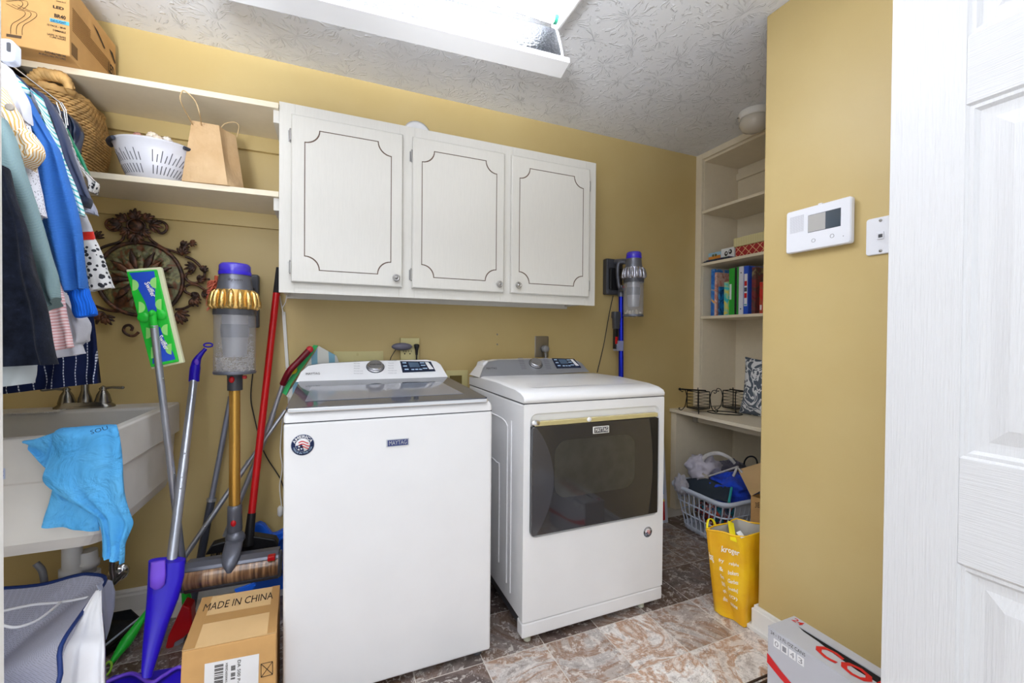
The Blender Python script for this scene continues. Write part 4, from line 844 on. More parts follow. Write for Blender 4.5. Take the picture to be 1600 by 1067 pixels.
MB().box(WX-.012, (ty0+ty1)/2-.006, tz1, WX-.001, (ty0+ty1)/2+.006, tz1+.008).build('tab', PW, t)
t = thing('jack_plate', 'white phone jack plate on the right wall, next to the open door', 'wall plate', (WX, .78, 1.49))
jy1 = aX(1353.5, 370, WX-.006).y; jz0 = aX(1355, 400, WX-.006).z; jz1 = aX(1353, 344, WX-.006).z
MB().loft([rryz(jy1-.075, jy1, jz0, jz1, .008, WX-.0005), rryz(jy1-.075, jy1, jz0, jz1, .008, WX-.006), rryz(jy1-.073, jy1-.002, jz0+.002, jz1-.002, .007, WX-.008)], smooth=False).build('plate', PW, t)
jc = aX(1376, 368, WX-.009); MB().box(WX-.012, jc.y-.009, jc.z-.01, WX-.0085, jc.y+.009, jc.z+.011).build('jack', PW, t, bevel=.001); MB().box(WX-.0135, jc.y-.006, jc.z-.006, WX-.012, jc.y+.004, jc.z+.004).build('jack_opening', DGREY, t)
for pz_ in (341.5+3, 392): c = aX(1376, pz_, WX-.008); MB().lathe([(.0045, 0), (.004, .002), (.0001, .0025)], c, (-1, 0, 0), 12).build('screw', STEEL, t)
# tiny nails/screws on walls
for (px, py, kind_) in ((777, 522.5, 0), (777, 538, 0), (963, 424, 1), (1000, 430, 1)):
    p = aY(px, py, D); o = MB().lathe([(.005 if not kind_ else .0025, 0), (.004, .003), (.0001, .004)], (p.x, D, p.z), (0, -1, 0), 10).build('wall_screw', STEEL if not kind_ else DGREY, loc=(p.x, D, p.z)); tag(o, ['upper one of two screws in the back wall above the gap between the machines', 'lower one of two screws in the back wall above the gap between the machines', 'tiny dark nail in the wall, left of the blue cordless vacuum', 'tiny dark nail in the wall, right of the blue cordless vacuum'][[777, 777, 963, 1000].index(px) if py != 538 else 1], 'screw')
# outlets on the back wall
def plate(name, label, px0, py0, px1, py1, m, th=.006, cat='outlet'):
    a = aY(px0, py0, D-th); b = aY(px1, py1, D-th); t = thing(name, label, cat, (a.x, D, b.z)); MB().box(a.x, D-th, b.z, b.x, D, a.z).build('plate', m, t, bevel=.002); return t, a, b
t, a, b = plate('water_supply_box', 'cream washer supply box on the wall behind the washer, left side', 521, 549, 599, 585, CREAMP, .008, 'wall box'); MB().box((a.x*.55+b.x*.45), D-.010, a.z-.022, b.x-.12, D-.008, a.z-.008).build('label_recess', mat('cream_shade', 'C4B880', .5), t)
t, a, b = plate('drain_box', 'cream recessed box on the wall between washer and dryer', 697, 579, 731, 615, CREAMP, .008, 'wall box'); MB().box(a.x+.02, D-.0095, b.z+.01, b.x-.035, D-.0078, a.z-.028).build('recess', plain('box_recess', '6E5E30', .8), t)
t, a, b = plate('outlet_adaptor', 'cream six-way outlet adaptor on the wall above the washer', 626, 528, 655, 566, CREAMP, .03)
for k, (fx, fz) in enumerate(((.22, .42), (.5, .42))):
    cx_ = a.x+(b.x-a.x)*fx; cz_ = b.z+(a.z-b.z)*fz
    for dx_ in (-.008, .006): MB().box(cx_+dx_, D-.0315, cz_, cx_+dx_+.002, D-.0298, cz_+.009).build('slot', INK, t)
    MB().lathe([(.0035, 0), (.0035, .001), (.0001, .001)], (cx_, D-.03, cz_-.008), (0, -1, 0), 10).build('slot', INK, t)
PLG = mat('lilac_grey_plastic', '6A6878', .4, var=.03)
t = thing('grey_adapter', 'grey plug adapter lying across the top of the cream outlet adaptor', 'plug', aY(628, 541, D-.05)); p = aY(628, 541.5, D-.05); MB().ell(p, .052, .018, .020, 20, 10).build('plug_body', PLG, t)
MB().tube(smooth([p+V((-.03, 0, -.015)), p+V((-.045, .005, -.04)), p+V((-.06, .01, -.08)), p+V((-.1, .012, -.25))], 5), .002, 6).build('cord', CABLE, t)
t = thing('black_plug', 'black plug in the right side of the cream outlet adaptor', 'plug', aY(651, 545, D-.05)); p = aY(651, 541, D-.046)
MB().lathe([(.006, -.045), (.008, -.02), (.014, 0), (.014, .008), (.008, .012)], p, (0, 0, 1), 12).build('plug_body', BLACK, t); MB().tube([p+V((0, 0, -.045)), p+V((.0, .01, -.25))], .004, 8).build('cord', CABLE, t)
t, a, b = plate('dryer_outlet', 'steel wall plate behind the dryer', 836, 525, 857, 558, STEEL, .005)
t = thing('dryer_plug', 'round grey plug with cord in the steel wall plate', 'plug', aY(850, 545, D-.03)); p = aY(850, 545, D-.006); MB().lathe([(.018, 0), (.021, .006), (.021, .028), (.017, .034), (.0001, .034)], (p.x, D-.006, p.z), (0, -1, 0), 24).build('plug_body', mat('grey_plug', '8E8E90', .4), t); MB().tube(smooth([(p.x, D-.025, p.z-.018), (p.x, D-.03, p.z-.06), (p.x+.01, D-.03, p.z-.3)], 4), .007, 8).build('cord', mat('grey_cord', '8A8A8C', .5), t)
# white cable cover left of washer
t = thing('cable_cover', 'narrow white cable cover strip down the wall from the cabinet corner', 'cable cover', aY(450, 560, D-.01)); a = aY(443, 487, D-.012); b = aY(449, 575, D-.012); c = aY(453, 640, D-.012)
for (P, Q) in ((a, b), (b+V((0, 0, -.003)), c)): MB().prism([P+V((-.007, 0, 0)), P+V((.007, 0, 0)), Q+V((.007, 0, 0)), Q+V((-.007, 0, 0))], (0, .011, 0)).build('cover', TRIM, t, bevel=.001)
MB().tube(smooth([aY(437, 462, D-.02), aY(440, 478, D-.02), aY(443, 490, D-.02)], 5), .0028, 6).build('cable', TRIM, t); MB().tube(smooth([aY(448, 458, 2.2), aY(446, 472, D-.03), aY(441, 482, D-.02), aY(443, 492, D-.02)], 5), .0022, 6).build('cable', TRIM, t)
o = MB().tube(smooth([aY(443, 640, D-.02), aY(438, 700, D-.02), aY(441, 730, D-.02), aY(437, 760, D-.02), aY(440, 790, D-.02)], 6), .0028, 6).lathe([(.004, -.03), (.012, -.02), (.012, .012), (.006, .02)], aY(438, 797, D-.03), (0, 0, 1), 12).build('power_cable', TRIM, loc=aY(438, 700, D-.02)); tag(o, 'thin white cord with a plug hanging beside the washer left side', 'cable')
# ------------------------------------------------------------------ stick vacuums
GOLD = plain('gold_metal', 'E2BC74', .2, .85); GOLDW = mat('gold_wand', 'D2A04C', .25, .8, var=.03); BLUEW = mat('blue_wand', '1E2FD0', .25, .6, var=.03); SILF = plain('silver_fins', 'B4B4BE', .25, .8)
DUST = m_cover('grey_fluff', ['77706A', 'B8B2AA', '8E8882', 'D8D4CE'], 60)
def vac(root, cx, cy, zb_, zt_, s, fin, debris, bodym):
    L = zt_-zb_; r = .073*s
    zA = zb_+L*.575; zB = zb_+L*.75; zC = zb_+L*.89
    if True:
        bn = MB(); bn.lathe([(r*.97, zb_), (r, zb_+.01), (r, zA-.012)], (cx, cy, 0), n=36, cap=False); bo = bn.build('dust_bin', GLASS, root)
        MB().lathe([(r*1.0, zb_-.006), (r*1.03, zb_), (r*1.0, zb_+.006)], (cx, cy, 0), n=36).build('bin_base', MGREY, bo)
        MB().lathe([(r*1.03, zA-.022), (r*1.03, zA)], (cx, cy, 0), n=36).build('bin_collar', DGREY, bo)
        MB().lathe([(r*.55, zb_+L*.14), (r*.62, zb_+L*.3), (r*.62, zA-.02)], (cx, cy, 0), n=28).build('filter_core', mat('pale_core', 'A8A8AC', .3, .3, var=.02), bo)
        MB().lathe([(r*.66, zb_+L*.32), (r*.68, zb_+L*.38), (r*.66, zb_+L*.44)], (cx, cy, 0), n=28).build('core_band', MGREY, bo)
        if debris:
            mb = MB()
            for k in range(800):
                a = random.uniform(0, 6.28); rr = r*random.uniform(.68, .90); z = zb_+.008+abs(random.gauss(0, .35))*L*.3*(1+.5*math.sin(a)); z = min(z, zb_+L*.34)
                p = V((cx+rr*math.cos(a), cy+rr*math.sin(a), z)); d = V((random.gauss(0, 1), random.gauss(0, 1), random.gauss(0, .6)))*.0035
                mb.tube([p-d, p+V((0, 0, random.uniform(-.003, .003))), p+d], random.choice((.0006, .001, .0018)), 3, cap=False)
            mb.build('collected_dust', mat('dust_fluff', 'DCD4CC', .9, var=.4, vscale=70), bo, kind='stuff')
        else:
            for k in range(9):
                a = k*.9; MB().ell((cx+r*.7*math.cos(a), cy+r*.7*math.sin(a), zb_+.012), .012, .01, .008+.008*(k % 3)).build('dust_clump', mat('pale_clump', 'CDBFA4', .9), bo)
    body = MB(); body.lathe([(r*.93, zA), (r*.9, zB), (r*.84, zB+.01), (r*.74, zC)], (cx, cy, 0), n=32); body.build('motor_body', bodym, root)
    cz = MB(); cz.lathe([(r*1.0, zA), (r*1.08, zA+.008), (r*1.06, zA+L*.05), (r*.95, zB)], (cx, cy, 0), n=32); cy_ = cz.build('cyclone_ring', fin, root)
    nF = 16
    for k in range(nF):
        a = 2*math.pi*k/nF; d = V((math.cos(a), math.sin(a), 0)); c0 = V((cx, cy, 0))
        mb = MB(); mb.tube([c0+d*r*.88+V((0, 0, zB)), c0+d*r*1.02+V((0, 0, zB-L*.03)), c0+d*r*1.10+V((0, 0, zA+L*.075)), c0+d*r*1.12+V((0, 0, zA+L*.03)), c0+d*r*1.02+V((0, 0, zA+.002))], [.004*s, .0095*s, .0125*s, .0115*s, .006*s], 8); mb.build('cyclone_fin', fin, cy_)
    tp = MB(); tp.lathe([(r*.74, zC), (r*.76, zC+.004), (r*.76, zt_-.012), (r*.68, zt_-.003), (r*.4, zt_), (.001, zt_)], (cx, cy, 0), n=32); to = tp.build('filter_cap', TRANSP, root)
    MB().lathe([(r*.78, zC-.0), (r*.78, zC+.014)], (cx, cy, 0), n=32).build('cap_band', BLUEP, to)
    return zB, zC, r
vx, vy = -.368, 2.02
t = thing('cordless_vacuum', 'cordless stick vacuum with gold wand and gold cyclones, docked on the left wall part', 'vacuum cleaner', (vx, vy, .2))
MG2 = mat('motor_grey', '74767F', .3, .5, var=.04)
zB, zC, r = vac(t, vx, vy, 1.013, 1.452, 1.0, GOLD, True, MG2)
fw = V((0, 0, H))-V((vx, vy, zB)); fw.z = 0; fw.normalize(); rtv = V((0, 0, 1)).cross(fw); rr_ = r*.88
text_on(t, 'dyson', V((vx, vy, zB+.030))+fw*rr_-rtv*.024, V((vx, vy, zB+.030))+fw*rr_+rtv*.024, V((vx, vy, zB+.044))+fw*rr_-rtv*.024, INK, off=.003)
MB().lathe([(.026, .985), (.028, 1.0), (.034, 1.010)], (vx, vy, 0), n=20).build('neck', DGREY, t); MB().lathe([(.027, .94), (.027, .988)], (vx, vy, 0), n=20).build('neck_clip', DGREY, t)
MB().ell((vx-.006, vy-.03, .985), .010, .006, .013).build('release_button', RED, t)
MB().box(vx+.03, vy-.03, .987, vx+.045, vy-.015, 1.0).build('trigger', RED, t, bevel=.003)
zw = aY(365, 795, vy).z
mb = MB(); mb.cyl((vx-.011, vy, zw), (vx-.011, vy, .945), .010, 14); mb.lathe([(.0185, zw), (.0185, .945)], (vx, vy+.002, 0), n=24); mb.build('wand', GOLDW, t)
zn = aY(367, 870, vy).z
MB().lathe([(.026, zw-.002), (.026, zw+.012), (.022, zw+.016)], (vx, vy, 0), n=20).build('wand_collar', MGREY, t)
MB().lathe([(.024, zw-.10), (.027, zw-.085), (.026, zw)], (vx, vy, 0), n=20).build('lower_neck', MGREY, t); MB().ell((vx, vy-.026, zw-.05), .010, .005, .013).build('release_button', RED, t)
MB().ell((vx+.004, vy-.01, zw-.115), .036, .03, .03).build('pivot', MGREY, t)
MB().loft([[V((vx+.006+a*math.cos(q_), vy-.02-yo+b*math.sin(q_), z)) for q_ in [2*math.pi*k/14 for k in range(14)]] for a, b, z, yo in ((.032, .022, zw-.115, .02), (.032, .022, zw-.14, .07), (.026, .018, zw-.165, .10), (.009, .009, zw-.195, .108))]).build('neck_tongue', MGREY, t)
ha, hb = aY(291, 903, 1.93), aY(436, 880, 1.93)
ax = (hb-ha); L_ = ax.length; axn = ax.normalized()
hd = MB(); hd.lathe([(.044, 0), (.044, L_)], ha+V((0, .0, -.0)), axn, 28); HR = NT('brown_brush_roll'); co = HR.coord('Object', (1, 1, 1)); nn = HR.noise(HR.coord('Object', (30, 2, 2)), 3, 3); HR.base(HR.ramp(nn, [(.3, '3E2A20'), (.5, '8A6240'), (.7, 'C09468')])); HR.set(Roughness=.35); HR.b.inputs['Coat Weight'].default_value = .6
ho = hd.build('brush_roll', HR.m, t)
up_ = V((0, 0, 1)); fy = V((0, -1, 0))
def hoodprof(P): return [P+fy*-.05+up_*.0, P+fy*.032+up_*.034, P+fy*.024+up_*.045, P+fy*.0+up_*.056, P+fy*-.045+up_*.05]
MB().loft([hoodprof(ha), hoodprof(hb)], smooth=False).build('head_housing', MGREY, ho, bevel=.003)
MB().loft([[P+fy*.035+up_*-.034, P+fy*.02+up_*-.05, P+fy*-.05+up_*-.05, P+fy*-.05] for P in (ha, hb)], smooth=False).build('sole_plate', DGREY, ho)
for P, s_ in ((ha, -1), (hb, 1)): MB().lathe([(.05, 0), (.05, .008), (.02, .01)], P, axn*s_, 24).build('end_cap', DGREY if s_ > 0 else MGREY, ho)
p = ha.lerp(hb, .93); MB().box(p.x-.014, p.y-.048, p.z+.036, p.x+.012, p.y-.022, p.z+.054).build('end_clip', RED, ho, bevel=.003)
# dock
def dock(root, x0, x1, z0, z1, vx, vy, zc):
    MB().box(x0, D-.045, z0, x1, D-.001, z1).build('wall_dock', DGREY, root, bevel=.008, seg=3)
    MB().box(x0+.015, D-.062, z0+.03, x1-.015, D-.045, z1-.06).build('battery', BLACK, root, bevel=.006)
    MB().tube([(vx+.02, vy+.05, zc), ((x0+x1)/2, D-.05, zc+.01)], .018, 12).build('handle_arm', MGREY, root)
p0, p1 = aY(386, 428, D-.045), aY(404, 512, D-.045); dock(t, p0.x-.03, p1.x, p1.z, p0.z, vx, vy, 1.36)
o = MB().tube(smooth([aY(395, 583, D-.01), aY(392, 620, D-.006), aY(397, 650, D-.006), aY(412, 705, D-.006), aY(438, 748, D-.006), aY(446, 775, D-.006)], 6), .0025, 6).build('charger_cord', CABLE, loc=aY(395, 583, D-.01)); tag(o, 'thin dark charger cord hanging below the gold-wand vacuum', 'cable')
# blue one
p0, p1 = aY(949, 403, D-.05), aY(974, 461, D-.05)
bvx, bvy = aY(990, 440, 2.06).x, 2.06
t = thing('cordless_vacuum', 'cordless stick vacuum with blue wand hanging above the dryer', 'vacuum cleaner', (bvx, bvy, .9))
zB, zC, r = vac(t, bvx, bvy, aY(990, 493, bvy).z, aY(990, 393.5, bvy).z, .80, SILF, False, MG2)
dock(t, p0.x, p1.x, p1.z, p0.z, bvx, bvy, aY(975, 412, 2.2).z)
MB().tube(smooth([aY(985, 412, 2.12), aY(968, 410, 2.17), aY(965, 425, 2.18), aY(968, 450, 2.18), aY(975, 452, 2.12)], 5), .011, 10).build('handle_loop', MGREY, t)
wb, wt_ = aY(970.5, 600, 2.2), aY(970.5, 455, 2.2)
MB().tube([V((wb.x, 2.2, wb.z-.05)), V((wt_.x, 2.2, wt_.z-.03))], .0155, 18).build('wand', BLUEW, t); MB().tube([V((wt_.x, 2.2, wt_.z-.035)), V((wt_.x, 2.2, wt_.z+.035))], .021, 16).build('wand_collar', MGREY, t)
MB().ell((wt_.x+.005, 2.178, wt_.z+.02), .008, .006, .012).build('release_button', RED, t)
a, b = aY(962, 487, 2.17), aY(962, 545, 2.17)
MB().loft([rrect(a.x+.003, 2.17, w_, w_*.8, w_*.5, z, 4) for w_, z in ((.026, a.z), (.027, a.z-.035), (.022, a.z-.045), (.020, a.z-.10), (.014, a.z-.11))]).build('accessory_tool', DGREY, t); MB().box(a.x-.012, 2.155, b.z, a.x+.012, 2.18, a.z-.105).build('tool_tip', BLACK, t, bevel=.002); MB().box(a.x-.013, 2.150, b.z+.03, a.x+.003, 2.156, b.z+.075).build('tool_button', RED, t, bevel=.002)
MB().box(a.x-.004, 2.15, b.z-.012, a.x+.045, 2.185, b.z+.05).build('accessory_clip', plain('clear_clip', 'C8CCE8', .1, alpha=.4), t)
o = MB().tube(smooth([aY(958, 462, D-.01), aY(952, 490, D-.006), aY(943, 540, D-.006), aY(933, 582, D-.006)], 6), .0028, 6).build('charger_cord', CABLE, loc=aY(958, 462, D-.01)); tag(o, 'dark cord hanging below the dock of the blue-wand vacuum', 'cable')
# ------------------------------------------------------------------ brooms and mops at the left
def pole(mb, pts, r, n=14): return mb.tube(pts, r, n)
# flat mop (upside down) in front of the medallion
t = thing('flat_mop', 'silver-handled flat mop standing head up, green and blue pad, before the medallion', 'mop', (-.55, 1.95, 0))
MY = 1.90; q = [aY(236.5, 577, MY), aY(287, 566.5, MY), aY(251.5, 417, MY), aY(196.5, 421, MY)]
MB().prism([p for p in q], (0, .022, 0)).build('mop_plate', mat('pale_mop_pad', 'DCDCB8', .8), t, bevel=.003)
cq = sum(q, V())/4
def mq(u, v, off=.0): return (q[0]*(1-u)+q[1]*u)*(1-v)+(q[3]*(1-u)+q[2]*u)*v+V((0, -off, 0))
MB().prism([mq(.02, .02, .008), mq(.88, .02, .008), mq(.88, .975, .008), mq(.02, .975, .008)], (0, .009, 0)).build('mop_cover', GREEN, t, bevel=.003)
BLU = mat('blue_mop_print', '1E4CC4', .4, var=.04)
for pts in (((.10, .96), (.80, .96), (.78, .88), (.62, .66), (.60, .54), (.36, .54), (.34, .66), (.17, .88)), ((.10, .05), (.80, .05), (.78, .13), (.62, .26), (.58, .40), (.36, .40), (.34, .26), (.17, .13))):
    MB().prism([mq(u, v, .0088) for u, v in pts], (0, .001, 0)).build('print_field', BLU, t)
LGR = mat('pale_green_print', '9BE07A', .5)
for u, v, s_ in ((.10, .84, 1), (.12, .62, 1), (.14, .16, 1), (.14, .36, 1), (.78, .84, -1), (.78, .62, -1), (.76, .16, -1), (.78, .36, -1)):
    c = mq(u, v, .009); MB().prism([c+V((math.cos(a)*.018, 0, math.sin(a)*.020)) for a in [(-math.pi/2+math.pi*i/9)*1+(0 if s_ > 0 else math.pi) for i in range(10)]], (0, .0008, 0)).build('print', LGR, t)
for v0, v1 in ((.70, .87), (.16, .33)):
    c0, c1 = mq(.44, v1-.02, .0095), mq(.56, v0, .0095); dnv = (c1-c0).normalized(); rtn = V((dnv.z, 0, -dnv.x)); text_on(t, 'Swiffer', c0-rtn*.006*-1, c1-rtn*.006*-1, c0-rtn*.012, WINK, bold=.02) if False else text_on(t, 'Swiffer', c0, c1, c0+V((-dnv.z, 0, dnv.x))*.016, WINK, bold=.02)
hc = aY(238, 490, MY-.03)
MB().lathe([(.018, 0), (.016, .003), (.001, .001)], aY(224, 496, MY-.009), (0, -1, 0), 16).build('socket_ear', GREEN, t); MB().lathe([(.018, 0), (.016, .003), (.001, .001)], aY(251, 492, MY-.009), (0, -1, 0), 16).build('socket_ear', GREEN, t)
MB().ell(hc, .010, .016, .014).build('swivel_joint', GREEN, t); MB().tube([hc, aY(240.5, 512, MY-.03)], .011, 12).build('joint_neck', GREEN, t)
a = aY(240.5, 508, MY-.03); b = aZ(292, 955, .08); b = V((b.x, b.y, b.z)); b = aY(291, 930, 2.03)
MB().tube([a, a.lerp(b, .5)], .0115, 16).build('pole', GREYMET, t); MB().tube([a.lerp(b, .5), b], .0125, 16).build('pole', GREYMET, t)
for f in (.18, .52, .66): p = a.lerp(b, f); MB().ell(p+V((.01, -.004, 0)), .003, .004, .003).build('button', CHROME, t)
e_ = aY(297, 985, 2.02); e_.z = max(e_.z, .006); MB().tube([b+(a-b).normalized()*.02, b.lerp(e_, .4), b.lerp(e_, .8), e_], [.014, .018, .018, .010], 14).build('grip', GREEN, t)
# spray mop blue
t = thing('spray_mop', 'blue spray mop with a long curved blue body and silver pole, standing in front', 'mop', (-.55, 1.7, 0))
BL2 = mat('ultramarine_plastic', '2A14C0', .3, var=.05); BL3 = mat('lilac_plastic', '7A50E0', .35)
base = aY(241, 1050, 1.66); top = aY(301, 577, 2.17)
pb = aY(268, 878, 1.80)
ptop = aY(303, 592, 2.15)
MB().tube([pb+(pb-ptop).normalized()*.05, pb.lerp(ptop, .52)], .0155, 18).build('pole', GREYMET, t); MB().tube([pb.lerp(ptop, .52), ptop], .0145, 18).build('pole', GREYMET, t)
for f in (.36, .42, .55): p = pb.lerp(ptop, f); MB().ell(p+V((.004, -.0145, 0)), .003, .003, .004).build('button', CHROME, t)
MB().tube(smooth([aY(303, 596, 2.15), aY(305, 575, 2.155), aY(309, 560, 2.16), aY(321.5, 544.5, 2.168)], 6), [.019]*7+[.017, .0165, .016, .015, .013, .012, .010, .009, .008, .008, .007], 14).build('grip', BL2, t)
MB().tube([aY(325.5, 539, 2.17)+V((math.cos(a_)*.016, 0, math.sin(a_)*.008)) for a_ in [2*math.pi*k/16 for k in range(16)]], .0035, 8, closed=True).build('hang_loop', BL2, t)
MB().ell(aY(307, 566, 2.145), .008, .006, .014).build('trigger', BL3, t)
secs = [((232, 876), (290, 874), 1.79), ((231, 905), (288, 900), 1.775), ((229, 940), (279, 935), 1.755), ((226, 975), (265, 970), 1.73), ((223, 1010), (253, 1008), 1.70), ((221, 1045), (240, 1047), 1.665), ((222, 1056), (238, 1056), 1.655)]
rings = []
for (l, r2, y) in secs:
    A_ = aY(*l, y); B_ = aY(*r2, y); c = (A_+B_)/2; h_ = (B_-A_)/2; rings.append([c+h_*math.cos(a_)+V((0, -1, 0))*min(.026, h_.length*.9)*math.sin(a_)*(1+0.1*math.cos(2*a_)) for a_ in [2*math.pi*k/24 for k in range(24)]])
MB().loft(rings).build('body', BL2, t)
c1, c2 = aY(247, 877, 1.757), aY(246, 915, 1.742)
MB().loft([[P+V((math.cos(a_)*w_, math.sin(a_)*.006, 0)) for a_ in [2*math.pi*k/12 for k in range(12)]] for P, w_ in ((c1, .020), (c1.lerp(c2, .6), .022), (c2, .020), (c2+V((0, .004, -.012)), .010))]).build('clip', BL3, t)
# head on the floor
hp = [aZ(160, 1064, .03), aZ(178, 1052, .03), aZ(232, 1044, .035), aZ(262, 1037, .04), aZ(300, 1034, .03), aZ(300, 1105, .03), aZ(160, 1105, .03)]
MB().prism([V((p.x, p.y, .006)) for p in hp], (0, 0, .022)).build('head', BL2, t, bevel=.008, seg=3)
rc = aZ(240, 1062, .05); MB().tube(smooth([aZ(165, 1066, .036), aZ(205, 1052, .04), aZ(235, 1066, .045), aZ(255, 1056, .045), aZ(280, 1042, .04), aZ(300, 1050, .036)], 6), .006, 8).build('head_rib', BL3, t)
# red broom
t = thing('broom', 'red-handled broom with a black angled head behind the vacuum', 'broom', (-.2, 2.1, .02))
a = aY(432, 458, 2.21); b = aY(393, 805, 2.09); ta = aY(434.5, 418, 2.225); MB().tube([a, b], .0145, 18).build('handle', mat('red_handle', 'C01016', .28, var=.03), t); MB().tube([a, ta], [.0145, .008], 14).build('grip', mat('black_grip', '1E1E22', .7, bump=.6, bscale=300), t)
bn = (b-a).normalized(); MB().tube([b-bn*.01, b+bn*.06, b+bn*.12], [.016, .018, .024], 14).build('socket', BLACK, t)
hq = [aY(320, 868, 2.07), aY(330, 852, 2.07), aY(355, 845, 2.07), aY(384, 838, 2.07), aY(398, 838, 2.07), aY(430, 843, 2.07), aY(434, 850, 2.07), aY(433, 858, 2.07), aY(345, 864, 2.07)]
MB().prism(hq, (0, .05, 0)).build('broom_head', BLACK, t, bevel=.005)
mb = MB()
for k in range(230):
    f = random.random(); P = aY(330, 862, 2.075).lerp(aY(432, 856, 2.075), f)+V((0, random.uniform(0, .04), 0)); dn_ = V(((f-.6)*.06+random.gauss(0, .006), random.gauss(0, .006), -.13)); mb.tube([P, P+dn_*.5+V((random.gauss(0, .002), 0, 0)), P+dn_], .0009, 3, cap=False)
mb.build('bristles', mat('dark_bristles', '26262A', .7), t, kind='stuff')
# blue dustpan behind broom
t = thing('dustpan', 'bright blue dustpan standing behind the black broom head', 'dustpan', (-.2, 2.2, .02)); BDP = mat('bright_blue_plastic', '1E62D8', .35, var=.05)
MB().prism([aY(x, y, 2.19) for x, y in ((395, 822), (405, 817), (413, 821), (425, 836), (432, 834), (446, 826), (452, 900), (452, 960), (392, 960), (390, 850))], (0, .035, 0)).build('pan', BDP, t, bevel=.006)
MB().tube(smooth([aY(433, 853, 2.18), aY(436, 845, 2.18), aY(445, 838, 2.18)], 4), .007, 8).build('handle_rim', BDP, t)
# blue flat piece under vacuum head
o = MB().prism([V((p.x, p.y, p.z)) for p in (aY(366, 922, 1.86), aY(396, 912, 1.86), aY(400, 914, 1.86), aY(388, 928, 1.86), aY(372, 930, 1.86))], (0, .01, 0)).build('blue_sheet', BDP, loc=aY(385, 925, 1.86)); tag(o, 'small blue plastic sheet under the vacuum head', 'plastic sheet')
# grey pole with dark lower part, behind gold wand
t = thing('mop_pole', 'grey pole with dark lower sleeve leaning behind the gold-wand vacuum', 'pole', (-.5, 2.15, 0)); a = aY(357, 640, 2.23); b = aY(330, 783, 2.21); c = aY(312, 880, 2.19); MB().tube([a+(a-b)*.15, b], .011, 14).build('pole', mat('pale_grey_pole', '8C90A0', .35, .5), t); MB().tube([b+(b-a).normalized()*-.004, c, c+(c-b)*1.1], .0155, 14).build('sleeve', mat('slate_sleeve', '454854', .4), t); MB().tube([b, b+(a-b).normalized()*.012], .018, 14).build('collar', GREYMET, t)
# silver pole diagonal (from behind washer to lower left)
t = thing('mop', 'silver mop pole leaning diagonally, its foot behind the blue spray mop', 'mop', (-.4, 2.1, 0))
a = aY(446, 641, 2.20); m0 = aY(390, 720, 2.165); b = aY(290, 868, 2.10); b2 = aY(270, 897, 2.09)
MB().tube([a, m0], .0085, 12).build('pole', GREYMET, t); MB().tube([m0, b2], .0105, 12).build('pole', GREYMET, t); MB().tube([m0, m0.lerp(b, .03)], .012, 12).build('collar', GREYMET, t)
for f in (.2, .3, .7): p = m0.lerp(b, f); MB().ell(p+V((.0, -.011, 0)), .003, .003, .003).build('button', CHROME, t)
# mop with maroon handle
t = thing('sponge_mop', 'maroon-handled mop with silver pole rising behind the washer corner', 'mop', (-.3, 2.15, 0)); MAR = mat('maroon_plastic', '6E0E1E', .35, var=.06)
a = aY(484, 546, 2.16); b = aY(452, 580, 2.15); c = aY(442, 600, 2.18); d = aY(412, 690, 2.205); e = aY(352, 838, 2.195)
MB().tube(smooth([a, a.lerp(b, .5), b, c], 6), [.014]*19, 14).build('grip', MAR, t); MB().ell(a, .016, .016, .016).build('grip_cap', mat('coral_red', 'C8303A', .4), t)
MB().tube([c, c.lerp(d, .55)], .0095, 12).build('pole', GREYMET, t); MB().tube([c.lerp(d, .5), d, e], .0115, 12).build('pole', GREYMET, t)
t = thing('mop_refill', 'green-edged mop head with white and blue cloth behind the washer', 'mop head', aY(490, 580, 2.2))
q1 = [aY(440, 613, 2.19), aY(447, 618, 2.19), aY(455, 600, 2.19), aY(497, 540, 2.19), aY(490, 539, 2.19), aY(452, 592, 2.19)]; MB().prism(q1, (0, .03, 0)).build('edge_strip', mat('emerald_plastic', '1EB45E', .4), t)
tq2 = mstripe('white_blue_pad', 'CFCFC8', '7EA8BC', .075, .35, axis=0, coord='Object', rough=.9, wob=.02)
MB().prism([aY(447, 619, 2.195), aY(460, 626, 2.195), aY(532, 572, 2.195), aY(526, 556, 2.195), aY(498, 540.5, 2.195)], (0, .025, 0)).build('pad', tq2, t)
o = MB().ell(aY(457, 578, 2.175), .02, .018, .02, 20, 12).build('yellow_knob', mat('yellow_rubber', 'E8D22A', .4), loc=aY(457, 578, 2.175)); tag(o, 'round yellow knob just left of the washer control panel', 'knob')
# coral duster
t = thing('duster', 'coral pink fluffy duster between the medallion and the vacuum', 'duster', aY(338, 450, D-.05)); mb = MB(); c0, c1 = aY(338, 438, D-.05), aY(336, 478, D-.05)
for k in range(170):
    p = c0.lerp(c1, random.random()); a_ = random.uniform(0, 6.28); d = V((math.cos(a_)*.034, math.sin(a_)*.026, random.uniform(-.028, -.002))); mb.tube([p, p+d*.6+V((0, 0, .006)), p+d], [.004, .0035, .001], 4, cap=False)
mb.build('fluff', mat('coral_fluff', 'E07A5E', .8, var=.15), t, kind='stuff'); MB().tube([c0+V((0, 0, .02)), c1+V((0, 0, -.03))], .007, 8).build('core', mat('coral_core', 'D0603E', .6), t)
